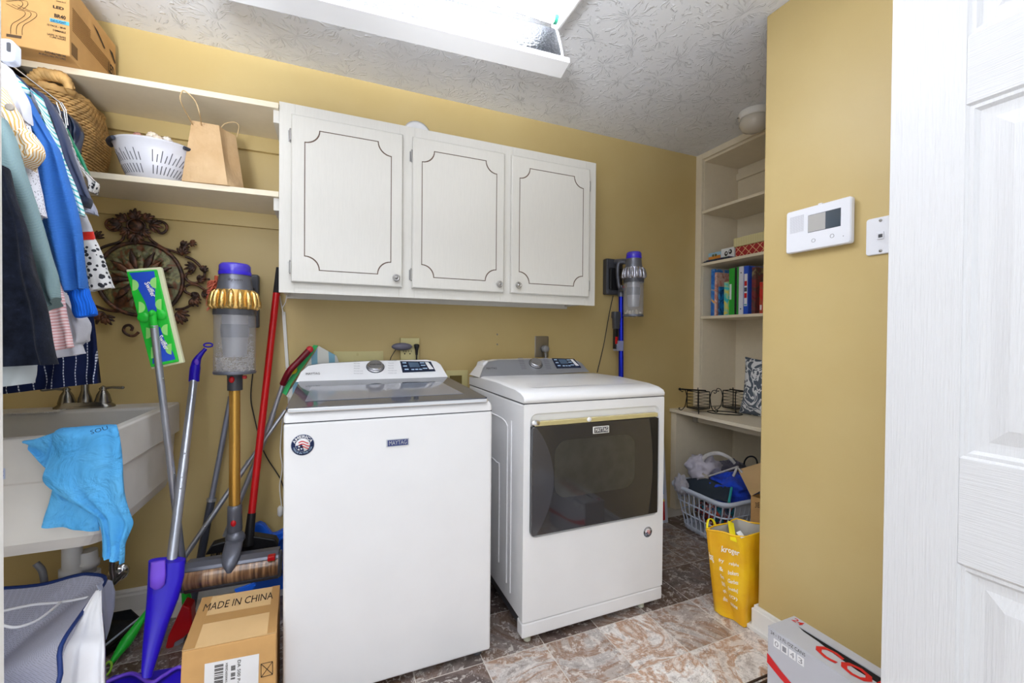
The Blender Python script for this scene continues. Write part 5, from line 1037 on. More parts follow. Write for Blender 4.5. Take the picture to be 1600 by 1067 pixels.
# floor clutter left: black dustpan, green brush, red brush
t = thing('dustpan', 'black dustpan lying on the floor beside the mesh hamper', 'dustpan', (-.85, 2.0, 0))
A_, B_, C_2, D_2 = aZ(160, 958, .09), aZ(205, 950, .10), aZ(225, 968, .06), aZ(150, 1036, .02)
MB().hexa([V((A_.x-.1, A_.y, .003)), aZ(150, 1040, .003), aZ(220, 985, .003), V((B_.x, B_.y+.03, .003)), A_+V((-.1, 0, 0)), D_2+V((0, 0, .02)), C_2, B_]).build('pan', mat('glossy_black', '101418', .2), t, bevel=.006)
MB().tube([aZ(152, 1018, .06), aZ(222, 962, .09)], .004, 6).build('rim', mat('grey_rim', '9AA0AA', .4), t)
t = thing('scrub_brush', 'lime green brush handle slanting over the floor left of the blue spray mop', 'brush', (-.7, 1.85, 0)); a = aZ(172, 1038, .02); b = aZ(226, 962, .10)
pts = [a, a.lerp(b, .25), a.lerp(b, .5), a.lerp(b, .75), b, b+(b-a)*.35]
MB().tube(smooth(pts, 4), [.006, .008, .010, .012, .014, .016, .018, .019, .019, .018, .017, .016, .015, .014, .013, .012, .011, .010, .010, .009, .009], 12).build('handle', GREEN, t); MB().tube([aZ(168, 1046, .018)+V((math.cos(a_)*.010, math.sin(a_)*.010+0, .004+.016*math.sin(a_))) for a_ in [2*math.pi*k/16 for k in range(16)]], .0035, 8, closed=True).build('hang_loop', mat('yellow_green', '9AD23A', .4), t)
t = thing('brush', 'red plastic hand brush on the floor behind the blue spray mop', 'brush', aZ(272, 1000, 0)); rr1 = [aY(x, y, 1.93) for x, y in ((258, 1012), (262, 1017), (270, 1014), (272, 1005), (285, 998), (300, 985), (298, 950), (285, 945), (262, 995))]
MB().prism(rr1, (0, .06, 0)).build('body', RED, t, bevel=.006); MB().prism([aY(x, y, 1.935) for x, y in ((271, 1012), (286, 1004), (288, 996), (274, 1000))], (0, .045, 0)).build('bristle_block', mat('grey_bristle', '8A8A90', .8), t)
# MADE IN CHINA box
t = thing('shipping_box', 'brown cardboard shipping box with taped lid and white label, beside the washer', 'box', (-.27, 1.55, 0))
zt_ = .30; FL, FR, BL, BR = aZ(284, 1019, zt_), aZ(437.5, 988, zt_), aZ(316, 936, zt_+.01), aZ(437.5, 916, zt_+.01)
FR.x = min(FR.x, wx0-.012); BR.x = min(BR.x, wx0-.012)
mb = MB(); mb.hexa([V((p.x, p.y, .002)) for p in (FL+V((-.012, 0, 0)), FR, BR, BL+V((-.012, 0, 0)))]+[FL, FR, BR, BL]); mb.build('carton', CARD, t, bevel=.003)
def tb(u, v, o=.0008): return (FL*(1-u)+FR*u)*(1-v)+(BL*(1-u)+BR*u)*v+V((0, 0, o))
MB().prism([tb(0, 0), tb(1, 0), tb(1, .49), tb(0, .49)], (0, 0, .003)).build('lid_flap', CARD2, t, bevel=.001); MB().prism([tb(0, .51), tb(1, .51), tb(1, 1), tb(0, 1)], (0, 0, .003)).build('lid_flap', CARD2, t, bevel=.001)
for (v0, v1) in ((.42, .58),): MB().prism([tb(0, v0, .004), tb(1, v0, .004), tb(1, v1, .004), tb(0, v1, .004)], (0, 0, .0004)).build('tape', TAPE, t)
for (u0, u1) in ((0, .13), (.9, 1)): MB().prism([tb(u0, .0, .0042), tb(u1, .0, .0042), tb(u1, 1, .0042), tb(u0, 1, .0042)], (0, 0, .0004)).build('tape', TAPE, t)
text_on(t, 'MADE IN CHINA', tb(.07, .68, .004), tb(.92, .70, .004), tb(.07, .84, .004), INK)
fz = lambda px, py: face_hit(px, py, FL, FR, V((FL.x-.012, FL.y, .002)))
fn = (FR-FL).cross(V((0, 0, 1))).normalized(); fn = fn if fn.y < 0 else -fn
lq = [fz(318, 1110), fz(403, 1090), fz(405, 1021), fz(320, 1037)]; lb = decal(t, lq, PAPER, 'shipping_label', .0012)
def lqp(u, v): return (lq[0]*(1-u)+lq[1]*u)*(1-v)+(lq[3]*(1-u)+lq[2]*u)*v+fn*.0016
v_ = .93; 
for k in range(26):
    if random.random() < .62:
        h0 = .42+k*.02; decal(lb, [lqp(.18, h0), lqp(.34, h0), lqp(.34, h0+.011), lqp(.18, h0+.011)], INK, 'barcode_bar', .0004)
for k in range(14):
    if random.random() < .7: h0 = .55+k*.022; decal(lb, [lqp(.48, h0), lqp(.56, h0), lqp(.56, h0+.012), lqp(.48, h0+.012)], INK, 'barcode_bar', .0004)
text_on(lb, 'DA 500 P-6', lqp(.60, .95), lqp(.60, .40), lqp(.66, .95), INK); text_on(lb, 'XB0D6E00KUS', lqp(.38, .95), lqp(.38, .45), lqp(.42, .95), INK)
bq = [fz(408, 1058), fz(426, 1053), fz(426, 1033), fz(408, 1037)]
for k in range(4): MB().tube([bq[k]+fn*.001, bq[(k+1) % 4]+fn*.001], .0008, 4).build('crossed_symbol', INK, t)
for (a_, b_) in ((0, 2), (1, 3)): MB().tube([bq[a_]+fn*.001, bq[b_]+fn*.001], .0008, 4).build('crossed_symbol', INK, t)
# ------------------------------------------------------------------ sink
t = thing('utility_sink', 'old white wall-hung utility sink at the left', 'sink', (-.93, 1.94, .52))
SK = mat('stained_sink_plastic', 'D2D0CC', .45, var=.07, vscale=6, bump=.05); sx0, sx1, sy0, sy1, szt, szb = -1.27, -.615, 1.615, D-.001, .871, .53
def sring(x0, x1, y0, y1, z, r=.03): return rrect((x0+x1)/2, (y0+y1)/2, (x1-x0)/2, (y1-y0)/2, r, z, 4)
mb = MB(); mb.loft([sring(sx0+.03, sx1-.03, sy0+.04, sy1-.03, szb, .05), sring(sx0+.02, sx1-.018, sy0+.012, sy1-.02, szb+.04), sring(sx0+.012, sx1-.012, sy0+.006, sy1-.01, szt-.13, .02), sring(sx0, sx1, sy0, sy1, szt-.125, .015), sring(sx0, sx1, sy0, sy1, szt-.004, .015), sring(sx0+.004, sx1-.004, sy0+.004, sy1-.004, szt, .014), sring(sx0+.03, sx1-.03, sy0+.03, sy1-.13, szt, .03), sring(sx0+.035, sx1-.035, sy0+.035, sy1-.135, szt-.01, .03), sring(sx0+.06, sx1-.06, sy0+.06, sy1-.16, szb+.06, .05)], cap=False, smooth=False)
mb.add(sring(sx0+.03, sx1-.03, sy0+.04, sy1-.03, szb, .05), [list(range(20))[::-1]]); mb.add(sring(sx0+.06, sx1-.06, sy0+.06, sy1-.16, szb+.06, .05), [list(range(20))]); mb.build('basin', SK, t, bevel=.003)
for k in range(11):
    p = aY(12+k*8, 644, sy1-.135); MB().box(p.x-.006, sy1-.155, szt-.002, p.x+.006, sy1-.10, szt+.003).build('soap_ledge_rib', SK, t, bevel=.002)
lp = aY(5, 739, sy0+.003); decal(t, [(lp.x-.02, sy0-.001, lp.z-.016), (lp.x+.006, sy0-.001, lp.z-.016), (lp.x+.006, sy0-.001, lp.z+.014), (lp.x-.02, sy0-.001, lp.z+.014)], plain('pale_blue_label', 'B8C4E0', .5), 'maker_label'); text_on(t, 'S', (lp.x-.004, sy0-.002, lp.z-.01), (lp.x+.004, sy0-.002, lp.z-.01), (lp.x-.004, sy0-.002, lp.z+.008), plain('blue_ink', '2848A8', .6), 'maker_print')
MB().box(sx0+.2, 2.12, szb-.01, sx0+.3, 2.2, szb+.002).build('drain_mount', SK, t)
PVC = mat('white_pvc', 'C8C6C4', .4, var=.04); zf = lambda px, py, y: aY(px, py, y)
d1 = aY(113, 890, 2.04); d2 = aY(137, 885, 2.06)
t = thing('drain_pipe', 'white plastic drain trap under the utility sink', 'pipe', (d1.x, d1.y, .3))
MB().lathe([(.030, -.20), (.030, -.02), (.036, -.02), (.036, .01), (.028, .01), (.028, .10)], d1, n=20).build('tailpiece', PVC, t); MB().lathe([(.024, -.12), (.024, 0), (.034, .0), (.034, .02), (.03, .024), (.028, .06)], d2, n=20).build('trap_arm', PVC, t); MB().lathe([(.036, -.012), (.036, .008)], d2+V((0, 0, -.03)), n=20).build('slip_nut', PVC, t)
MB().tube([d1+V((0, 0, -.19)), d1.lerp(d2, .5)+V((0, 0, -.215)), d2+V((0, 0, -.12))], .028, 14).build('trap_bend', PVC, t)
t = thing('supply_hose', 'grey braided supply hose under the sink', 'hose', aY(66, 895, 2.0)); MB().tube(smooth([aY(56, 880, 2.0), aY(66, 892, 2.0), aY(70, 915, 2.0)], 5), .010, 10).build('hose', mat('braided_grey', '7C7C80', .5, .3, bump=.5, bscale=400), t)
t = thing('shutoff_valve', 'round chrome shutoff valve below the sink edge', 'valve', aY(185, 892, 2.2)); p = aY(186, 893, 2.15); MB().lathe([(.03, 0), (.034, .005), (.03, .012), (.012, .016), (.001, .018)], p, (.1, -1, .15), 22).build('flange', CHROME, t); MB().tube(smooth([aY(178, 800, 2.12), aY(176, 868, 2.12), aY(175, 888, 2.12), aY(177, 903, 2.12), aY(174, 915, 2.12)], 4), .010, 10).build('stem', STEEL, t); MB().tube([aY(178, 912, 2.12), aY(197, 893, 2.12)], .007, 8).build('lever', STEEL, t)
# faucet
NK = mat('brushed_nickel', '8C8984', .25, .95, var=.05)
fy_ = 2.2; pc = aY(133, 640, fy_); t = thing('faucet', 'brushed nickel two-handle faucet on the sink back ledge', 'faucet', (pc.x, fy_, szt))
MB().loft([rrect(pc.x, fy_, .088*s_, .03*s_, .028*s_, szt+z, 6) for s_, z in ((1.05, .0), (1.05, .006), (.94, .014), (.85, .024))]).build('deck_plate', NK, t)
for sg in (-1, 1):
    c = V((pc.x+sg*.055, fy_, szt+.02)); MB().lathe([(.027, 0), (.024, .012), (.020, .03), (.014, .042), (.010, .048), (.013, .054), (.007, .062), (.001, .066)], c, n=20).build('handle_base', NK, t)
    MB().tube([c+V((0, 0, .054)), c+V((sg*.03, -.006, .058)), c+V((sg*.062, -.01, .056))], [.006, .0045, .006], 10).build('lever', NK, t); MB().ell(c+V((sg*.064, -.01, .056)), .008, .006, .006).build('lever_tip', NK, t)
c = V((pc.x, fy_, szt+.02)); MB().lathe([(.022, 0), (.020, .02), (.015, .035), (.012, .05), (.012, .10)], c, n=20).build('spout_base', NK, t); MB().tube(smooth([c+V((0, 0, .09)), c+V((0, -.03, .14)), c+V((0, -.09, .14)), c+V((0, -.12, .10))], 6), .011, 12).build('spout', NK, t)
# ------------------------------------------------------------------ cloth builder: rows of (Lx,Ly,Rx,Ry) traced at depth y
def cloth(mb, rows, y, th, folds=3, amp=.012, seed=0, ds=None, n=40, tube_=True, sm=4, mi=0):
    Ls = smooth([aY(a, b, (y if ds is None else y+ds[i])) for i, (a, b, c, d) in enumerate(rows)], sm); Rs = smooth([aY(c, d, (y if ds is None else y+ds[i])) for i, (a, b, c, d) in enumerate(rows)], sm)
    rings = []; m = len(Ls)
    for i, (A_, B_) in enumerate(zip(Ls, Rs)):
        v = i/(m-1); ring = []; k = n if tube_ else n
        for j in range(n):
            a_ = 2*math.pi*j/n; s_ = .5-.5*math.cos(a_); side = -1 if a_ < math.pi else 1
            e = abs(math.sin(a_))**.6
            p = A_.lerp(B_, s_)
            f = amp*(.25+.75*v)*(math.sin(folds*6.28*s_+seed+v*1.5)+.5*math.sin(folds*11*s_+seed*2.3+v*2.5))
            f += amp*.9*mnoise.noise(V((s_*4+seed, v*5, seed)))
            p = p+V((0, side*th*.5*e+f*min(1, e*2), 0)); ring.append(p)
        rings.append(ring)
    mb.loft(rings, cap=True, mi=mi); return mb
# blue T-shirt over the sink rim
SH = NT('sky_blue_cotton'); co = SH.coord('Object'); SH.base(SH.ramp(SH.noise(co, 10, 3), [(.3, '4FA6E4'), (.7, '62B4EC')])); SH.set(Roughness=.9); SH.b.inputs['Specular IOR Level'].default_value = .15; SH.bump(SH.noise(co, 11, 4, .55, .9), 1.0, .03)
t = thing('t_shirt', 'sky blue T-shirt draped over the front corner of the sink', 'shirt', (-.7, 1.6, .7))
cloth(MB(), [(92, 684, 172, 690), (98, 669, 180, 664), (84, 676, 185, 672), (80, 700, 190, 700), (72, 728, 192, 725), (67, 752, 193, 748), (92, 772, 196, 775), (118, 787, 203, 800), (138, 800, 208, 817), (150, 806, 203, 832), (158, 830, 196, 850), (160, 850, 195, 865), (160, 870, 194, 879)], 1.585, .018, 2.6, .0075, 1.2, [.16, .06, .005, -.002, -.004, -.004, -.006, -.006, -.006, -.006, -.004, -.004, -.004]).build('shirt_body', SH.m, t)
cloth(MB(), [(84, 752, 150, 775), (78, 780, 155, 800), (70, 805, 156, 818), (66, 822, 155, 829)], 1.592, .012, 1.4, .006, 3).build('hem', SH.m, t)
cloth(MB(), [(100, 670, 82, 738), (72, 680, 75, 734), (54, 686, 63, 722), (38, 688, 48, 704)], 1.598, .010, 1, .006, 3, [0, -.003, -.004, -.004]).build('sleeve', SH.m, t)
a, b, c = aY(143, 679, 1.568), aY(170, 671, 1.568), aY(141, 673, 1.575); text_on(t, 'SOU', a, b, c, plain('navy_ink', '20426A', .8), 'print', off=.002)
# ------------------------------------------------------------------ mesh hamper
t = thing('mesh_hamper', 'white mesh pop-up hamper with navy piping under the sink', 'hamper', (-.8, 1.75, 0))
MSH = NT('white_mesh'); v = MSH.n('ShaderNodeTexVoronoi'); v.inputs['Scale'].default_value = 260; v.inputs['Randomness'].default_value = .1; MSH.l(MSH.coord('Object'), v.inputs['Vector'])
MSH.base(lin('C2C4D8')); MSH.set(Roughness=.7); MSH.l(MSH.math('ADD', MSH.math('MULTIPLY', MSH.math('GREATER_THAN', v.outputs['Distance'], .32), .45), .42), MSH.b.inputs['Alpha'])
NVP = mat('navy_piping', '14306E', .6); WF = mat('white_nylon', 'ECECF0', .6, bump=.6, bscale=12)
hy = 1.62
P1 = aY(-60, 928, 1.95); P2 = aY(140, 897, 1.90); P3 = aY(165, 906, 1.85); P4 = aY(128, 958, 1.66); P5 = aY(95, 1010, 1.52); P6 = aY(80, 1078, 1.45); P7 = aY(-80, 1095, 1.45)
rim = smooth([P1, aY(60, 914, 1.93), aY(115, 900, 1.91), P2, P3, P4, P5, P6, P7, aY(-130, 980, 1.75)], 5, True)
back = [V((p.x, p.y, .02)) for p in rim]
mb = MB(); lo_ = [V((p.x-(.05 if p.x > -.8 else 0), p.y+.03, .01)) for p in rim]
mb.loft([rim, [p.lerp(q, .5) for p, q in zip(rim, lo_)], lo_], cap=False); mb.build('mesh_wall', MSH.m, t)
MB().tube(rim, .0055, 8, closed=True).build('piping', NVP, t)
# inner cloth bag sloping in
mb = MB(); ic = [p.lerp(V((-1.1, 1.7, .06)), .0) for p in rim]; i2 = [p.lerp(V((-1.05, 1.75, .10)), .45) for p in rim]; i3 = [p.lerp(V((-1.05, 1.75, .05)), .9) for p in rim]
mb.loft([ic, i2, i3], cap=False); mb.build('inner_mesh', MSH.m, t)
MB().tube(smooth([aY(-10, 958, 1.75), aY(50, 945, 1.78), aY(95, 941, 1.80), aY(138, 933, 1.80)], 5), .004, 6).build('seam', WF, t); MB().tube(smooth([aY(0, 975, 1.66), aY(25, 980, 1.66), aY(60, 968, 1.70), aY(95, 941, 1.78)], 5), .004, 6).build('seam', WF, t)
cloth(MB(), [(150, 922, 158, 924), (127, 958, 160, 952), (108, 990, 163, 985), (94, 1015, 165, 1015), (84, 1080, 166, 1080)], 1.62, .008, 2.2, .008, 2., [.09, .04, 0, -.05, -.09]).build('front_flap', WF, t)
side = [P3, aY(174, 909, 1.86), aY(179, 925, 1.87), aY(178, 950, 1.87), aY(170, 985, 1.85), aY(165, 1000, 1.83), aY(158, 925, 1.76), aY(150, 915, 1.78)]
MB().prism(side, (0, .006, 0)).build('side_flap', mat('pale_lilac_nylon', 'BEC4DA', .6), t)
# ------------------------------------------------------------------ LED box
t = thing('bulb_carton', 'large brown cardboard bulb carton on the upper left shelf', 'box', (-1.0, 2.05, ZS1))
ex1 = aY(110, 97, 1.90); ez0 = ZS1+.001; ef = 1.895; ebk = 2.225; ext = ex1.x
pR = aY(181, 90, ebk); exb = pR.x; ezt = aY(183, 72, ebk).z
mb = MB(); mb.hexa([(-1.45, ef, ez0), (ext, ef, ez0), (exb, ebk, ez0), (-1.45, ebk, ez0), (-1.45, ef, ezt), (ext, ef, ezt), (exb, ebk, ezt), (-1.45, ebk, ezt)]); mb.build('carton', CARD, t, bevel=.003)
F = lambda px, py: aY(px, py, ef-.0005)
def ft(s, x0, y0, x1, y1, h, m=INK, b=.025): q0 = F(x0, y1+0); text_on(t, s, F(x0, y0+h), F(x1, y1+h), F(x0, y0), m, bold=b)
ft('LED', 83, 8, 100, 12, 4.6, b=.04); ft('BR40', 85, 21, 103, 25.5, 6, b=.035)
decal(t, [F(78, 33.5), F(108, 40.5), F(108, 35), F(78, 28)], plain('cyan_label', '5EB8D8', .5), 'label_band'); text_on(t, 'DAYLIGHT', F(80, 34.2)+V((0, -.002, 0)), F(104, 39.5)+V((0, -.002, 0)), F(80, 30.2)+V((0, -.002, 0)), plain('navy_print', '2A4A6A', .6), bold=.02)
ft('12 PACK - BR40', 74, 37, 103, 43.5, 3); ft('DIMMABLE', 83, 45.5, 103, 50, 3, b=.02); ft('LASTS 10 YEARS', 74, 51.5, 103, 58, 3); ft('11,000 HOURS', 78, 56, 103, 61.5, 3); ft('SUITABLE FOR USE', 70, 79, 103, 87, 3); ft('IN ENCLOSED FIXTURES', 61, 82, 103, 91.5, 3); ft('MODEL BR-40', 88, .8, 103, 4, 1.6)
def bulb_out(dx_, dy_):
    for pts in ([(10, 6), (26, 14), (38, 18), (39, 24), (30, 31), (20, 37), (17, 44), (17, 53)],): MB().tube(smooth([F(x+dx_, y+dy_)+V((0, -.001, 0)) for x, y in pts], 4), .0006, 4, cap=False).build('bulb_drawing', INK, t)
bulb_out(0, 0); bulb_out(9, 1); bulb_out(18, 2); 
for dx_ in (0, 8): MB().tube(smooth([F(x, y)+V((0, -.001, 0)) for x, y in ((10-0, 2), (30+dx_, 1), (36+dx_, 6), (33+dx_, 11), (28+dx_, 14))], 4), .0006, 4, cap=False).build('bulb_drawing', INK, t)
decal(t, [F(10, 57), F(33, 60.5), F(34, 56.5), F(10, 52.5)], plain('brown_print', '5A4634', .7), 'bulb_base_print')
Sd = lambda u, v: V((ext+(exb-ext)*u+.0008, ef+(ebk-ef)*u, ez0+(ezt-ez0)*v))
for k in range(12): decal(t, [Sd(.05, .72-k*.028-.012), Sd(.85 if k > 3 else .4, .72-k*.028-.012), Sd(.85 if k > 3 else .4, .72-k*.028), Sd(.05, .72-k*.028)], mat('fine_print', '9A7444', .8), 'fine_print', .0004)
text_on(t, 'LED', Sd(.80, .42), Sd(.95, .42), Sd(.80, .58), INK, bold=.02)
decal(t, [Sd(.03, .05), Sd(.14, .05), Sd(.14, .22), Sd(.03, .22)], mat('barcode_print', '7A5C38', .8), 'barcode')
MB().prism([Sd(.45, .86)+V((.0012, 0, 0)), Sd(.70, .70)+V((.0012, 0, 0)), Sd(.72, .72)+V((.0012, 0, 0)), Sd(.55, .84)+V((.0012, 0, 0))], (.0004, 0, 0)).build('tear', INK, t)
MB().prism([Sd(.82, .80)+V((.0012, 0, 0)), Sd(.96, .66)+V((.0012, 0, 0)), Sd(.97, .70)+V((.0012, 0, 0)), Sd(.90, .80)+V((.0012, 0, 0))], (.0004, 0, 0)).build('tear', INK, t)
MB().prism([V((-1.3, 2.02, ezt+.001)), V((ext-.01, ef+.0, ezt+.001)), V((ext-.004, ef+.05, ezt+.03)), V((-1.3, 2.02, ezt+.005))], (0, .002, .002)).build('flap', CARD2, t)
# wicker basket
t = thing('wicker_basket', 'woven seagrass basket with braided handle on the lower left shelf', 'basket', (-.95, 2.08, ZS2))
WK = mat('seagrass', 'C49C62', .7, var=.35, vscale=22, bump=.3, bscale=120); WKD = mat('basket_inner', '5A4024', .9)
kx1t, kx1b = aY(172, 190, 2.02).x, aY(169, 240, 2.19).x; kz1 = aY(172, 170, 2.0).z
ktop = aY(100, 125, 1.95).z; kh = 2.0-ZS2
def kb(s_):
    w_ = .20+.035*math.sin(math.pi*min(1, s_*.75+.1)); cxk = kx1b+.0-.20-.01; return cxk-.012, 2.092, w_, .125+.012*math.sin(math.pi*s_*.8), ZS2+.004+s_*kh
mb = MB(); mb.loft([rrect(kb(i/10)[0], kb(i/10)[1], kb(i/10)[2]-.006, kb(i/10)[3]-.006, .08, kb(i/10)[4], 5) for i in range(11)]); mb.build('liner', WKD, t)
mb = MB(); NRW = 26
for i in range(NRW):
    s_ = (i+.5)/NRW; ring = rrect(*kb(s_)[:4], .085, kb(s_)[4], 6); L = [0]
    for k in range(len(ring)): L.append(L[-1]+(ring[(k+1) % len(ring)]-ring[k]).length)
    NC = 62
    for c_ in range(NC):
        q0 = ((c_+(.5 if i % 2 else 0))/NC)*L[-1] % L[-1]
        for k in range(len(ring)):
            if q0 <= L[k+1]: f = (q0-L[k])/max(1e-9, L[k+1]-L[k]); p = ring[k].lerp(ring[(k+1) % len(ring)], f); tg = (ring[(k+1) % len(ring)]-ring[k]).normalized(); break
        nrm = V((tg.y, -tg.x, 0)); Ls_ = L[-1]/NC*.62; zz = kh/NRW*.62
        sl = .25*zz
        mb.tube([p-tg*Ls_-V((0, 0, sl))-nrm*.001, p-tg*Ls_*.4+nrm*.004, p+tg*Ls_*.4+nrm*.004, p+tg*Ls_+V((0, 0, sl))-nrm*.001], [zz*.35, zz*.8, zz*.8, zz*.35], 5, cap=False)
mb.build('weave', WK, t, kind='stuff')
mb = MB(); rg = rrect(*kb(1)[:4], .085, kb(1)[4]+.004, 8)
for ph in (0, 2.1, 4.2):
    mb.tube([p+V((0, 0, .006*math.sin(k*1.35+ph)))+V((.005*math.cos(k*1.35+ph), 0, 0)) for k, p in enumerate(rg)], .0095, 7, closed=True)
mb.build('braided_rim', WK, t)
mb = MB(); ha_ = [aY(x, y, 1.955) for x, y in ((50, 126), (60, 118), (75, 114), (92, 118), (105, 128), (110, 140))]; ha_ = [V((p.x, p.y, min(p.z, ZS1-.047))) for p in smooth(ha_, 5)]
for ph in (0, 2.1, 4.2): mb.tube([p+V((0, .010*math.cos(k*.9+ph), .010*math.sin(k*.9+ph))) for k, p in enumerate(ha_)], .0115, 7)
mb.build('braided_handle', WK, t)
# colander
cc = aY(236, 262, 1.99); ccx = cc.x; t = thing('colander', 'white plastic colander with dark handles on the lower shelf, holding seashells', 'colander', (ccx, 2.04, ZS2))
cw_ = .132; cyc = 2.055; CO = mat('white_colander', 'D6D6DE', .35, var=.02)
zc0 = ZS2+.001; zc1 = aY(236, 224, 2.0).z
mb = MB(); prof = [(.62, 0), (.66, .005), (.80, .35), (.92, .7), (1.0, .97), (1.05, 1.0), (1.03, 1.02), (.97, 1.0), (.89, .7), (.77, .35), (.6, .06)]
rings = [[V((ccx+cw_*s_*math.cos(a_), cyc+cw_*.85*s_*math.sin(a_), zc0+(zc1-zc0)*h_)) for a_ in [2*math.pi*k/48 for k in range(48)]] for s_, h_ in prof]
mb.loft(rings, cap=True); co_ = mb.build('bowl', CO, t)
def cs(a_, h_):
    for (s0, h0), (s1, h1) in zip(prof[1:5], prof[2:6]):
        if h0 <= h_ <= h1: f = (h_-h0)/(h1-h0); s_ = s0+(s1-s0)*f; break
    return V((ccx+cw_*s_*math.cos(a_)*1.004, cyc+cw_*.85*s_*math.sin(a_)*1.004, zc0+(zc1-zc0)*h_))
for k in range(26):
    a_ = math.radians(190+k*6.2)
    if k in (12, 13): continue
    for (h0, h1) in ((.12, .34), (.42, .62 if k % 2 else .72)):
        tw = (a_-math.radians(270))*.12
        P = cs(a_, h0); Q = cs(a_+tw, h1); wv = V((-math.sin(a_), math.cos(a_)*.85, 0))*.0013
        MB().prism([P-wv, P+wv, Q+wv, Q-wv], V((math.cos(a_), math.sin(a_), 0))*.0006).build('slot', plain('slot_dark', '57575F', .8), t)
for sg, a0 in ((-1, 178), (1, 318)):
    arc = [V((ccx+cw_*1.07*math.cos(math.radians(a_)), cyc+cw_*.92*math.sin(math.radians(a_)), zc1-.008)) for a_ in range(a0, a0+46, 5)]; MB().tube(arc, .0075, 8).build('handle_pad', mat('slate_rubber', '2E3442', .6), t)
sc_ = ['C89A7A', 'D9C2A6', 'E2D4C2', 'B9835E', 'CFAE96', 'E6DCD2', 'D2A880', 'A8786A', 'DCC8B4', 'C48E6C', 'E0D0BC']
for k in range(11):
    a_ = k*2.39; rr0 = .072*math.sqrt((k+.5)/11); p = V((ccx-.01+rr0*1.15*math.cos(a_), cyc+rr0*.9*math.sin(a_), zc1+.008+.028*(1-(rr0/.075)**2)+.004*(k % 3)))
    mb = MB(); al = random.uniform(0, 6.28); ax_ = V((math.cos(al), math.sin(al), .35)).normalized(); s_ = random.uniform(.022, .03)
    rings = []; N_ = ax_.orthogonal().normalized(); B_ = ax_.cross(N_)
    for i in range(15):
        f = i/14; rad = s_*.62*math.sin(math.pi*min(1, f*.92+.05))**.8*(1+.10*math.sin(f*26)); rings.append([p+ax_*s_*1.6*(f-.5)+(N_*math.cos(b_)+B_*math.sin(b_))*rad*(1+.08*math.sin(6*b_)) for b_ in [2*math.pi*j/12 for j in range(12)]])
    mb.loft(rings); o = mb.build('seashell', mat('shell_%d' % k, sc_[k], .45, var=.2, vscale=60), loc=p); tag(o, 'seashell lying in the heap in the white colander', 'seashell', 'seashells heaped in the white colander')
# paper bag
t = thing('paper_bag', 'brown kraft paper bag with twisted handles, right on the lower shelf', 'bag', (-.5, 2.05, ZS2))
KR = NT('kraft_paper'); co = KR.coord('Object'); KR.base(KR.ramp(KR.noise(co, 12, 3), [(.3, 'C8A478'), (.7, 'D6B68C')])); KR.set(Roughness=.75); KR.bump(KR.noise(co, 16, 3, .6, .5), .6, .01)
py_ = 1.96
b0_, b1_, b2_, b3_ = aZ(284, 282, ZS2+.001), aZ(372, 291, ZS2+.001), None, None
q = [V((p.x, p.y, p.z)) for p in (b0_, b1_)]; dpt = V((.01, .115, 0))
tl_, tr_ = aY(300, 188, b0_.y+.045), aY(342, 196, b0_.y+.02); tr2 = aY(368, 212, b0_.y+.10)
bot = [b0_, V((b1_.x-.035, b1_.y, b1_.z)), V((b1_.x+.005, b1_.y+.10, b1_.z)), b0_+dpt]; topp = [tl_, tr_, tr2, tl_+V((.02, .075, -.004))]
rings = []
for i in range(9):
    s_ = i/8; r4 = [bot[k].lerp(topp[k], s_) for k in range(4)]; ring = []
    for k in range(4):
        for j in range(6):
            f = j/6; p = r4[k].lerp(r4[(k+1) % 4], f); cen = sum(r4, V())/4; dd_ = (p-cen).normalized(); 
            p = p+dd_*.008*math.sin(math.pi*f)*math.sin(s_*6+k*2)*(1-s_*.3)+(dd_*-.014*math.sin(math.pi*f)*s_ if k % 2 else V()); ring.append(p)
    rings.append(ring)
mb = MB(); mb.loft(rings, cap=False, smooth=False); mb.add(rings[0], [list(range(24))]); mb.build('bag_body', KR.m, t, solid=.0012)
hm = mat('twisted_paper', 'C9AE84', .8)
MB().tube(smooth([topp[0]+V((.004, 0, -.02)), aY(283, 160, 1.875), aY(284, 144, 1.875), aY(290, 143, 1.875), aY(305, 158, 1.875), aY(312, 178, 1.875), tl_.lerp(tr_, .35)+V((0, 0, -.012))], 6), .0022, 6).build('handle', hm, t)
MB().tube(smooth([aY(345, 200, tr2.y), aY(352, 193, tr2.y), aY(366, 191, tr2.y), aY(373, 197, tr2.y), aY(370, 214, tr2.y-.01)], 6), .0020, 6).build('handle', hm, t)
# ------------------------------------------------------------------ iron medallion on wall
cm = aY(219, 436, D-.02); t = thing('wall_medallion', 'round rusty iron wall medallion with leafy scrolls behind the flat mop', 'wall ornament', (cm.x, D, cm.z))
IR = NT('rusty_bronze'); co = IR.coord('Object'); n = IR.noise(co, 30, 4, .6, .6); IR.base(IR.ramp(n, [(.3, '261C18'), (.5, '46322A'), (.62, '7A4E36'), (.75, '3C382A')])); IR.set(Roughness=.45, Metallic=.35); 
IR2 = NT('patina_disc'); co = IR2.coord('Object'); n = IR2.noise(co, 22, 5, .65, .8); IR2.base(IR2.ramp(n, [(.28, '402C22'), (.42, '7C4C30'), (.50, '646448'), (.60, '8E8A60'), (.74, 'CF9A48')])); IR2.set(Roughness=.5, Metallic=.3); IR2.bump(n, .4, .003)
Rm = (aY(286, 440, D-.02).x-aY(152, 436, D-.02).x)/2; cm = V(((aY(286, 440, D-.02).x+aY(152, 436, D-.02).x)/2, D-.02, cm.z)); Rz = (aY(219, 379, D-.02).z-aY(219, 493, D-.02).z)/2
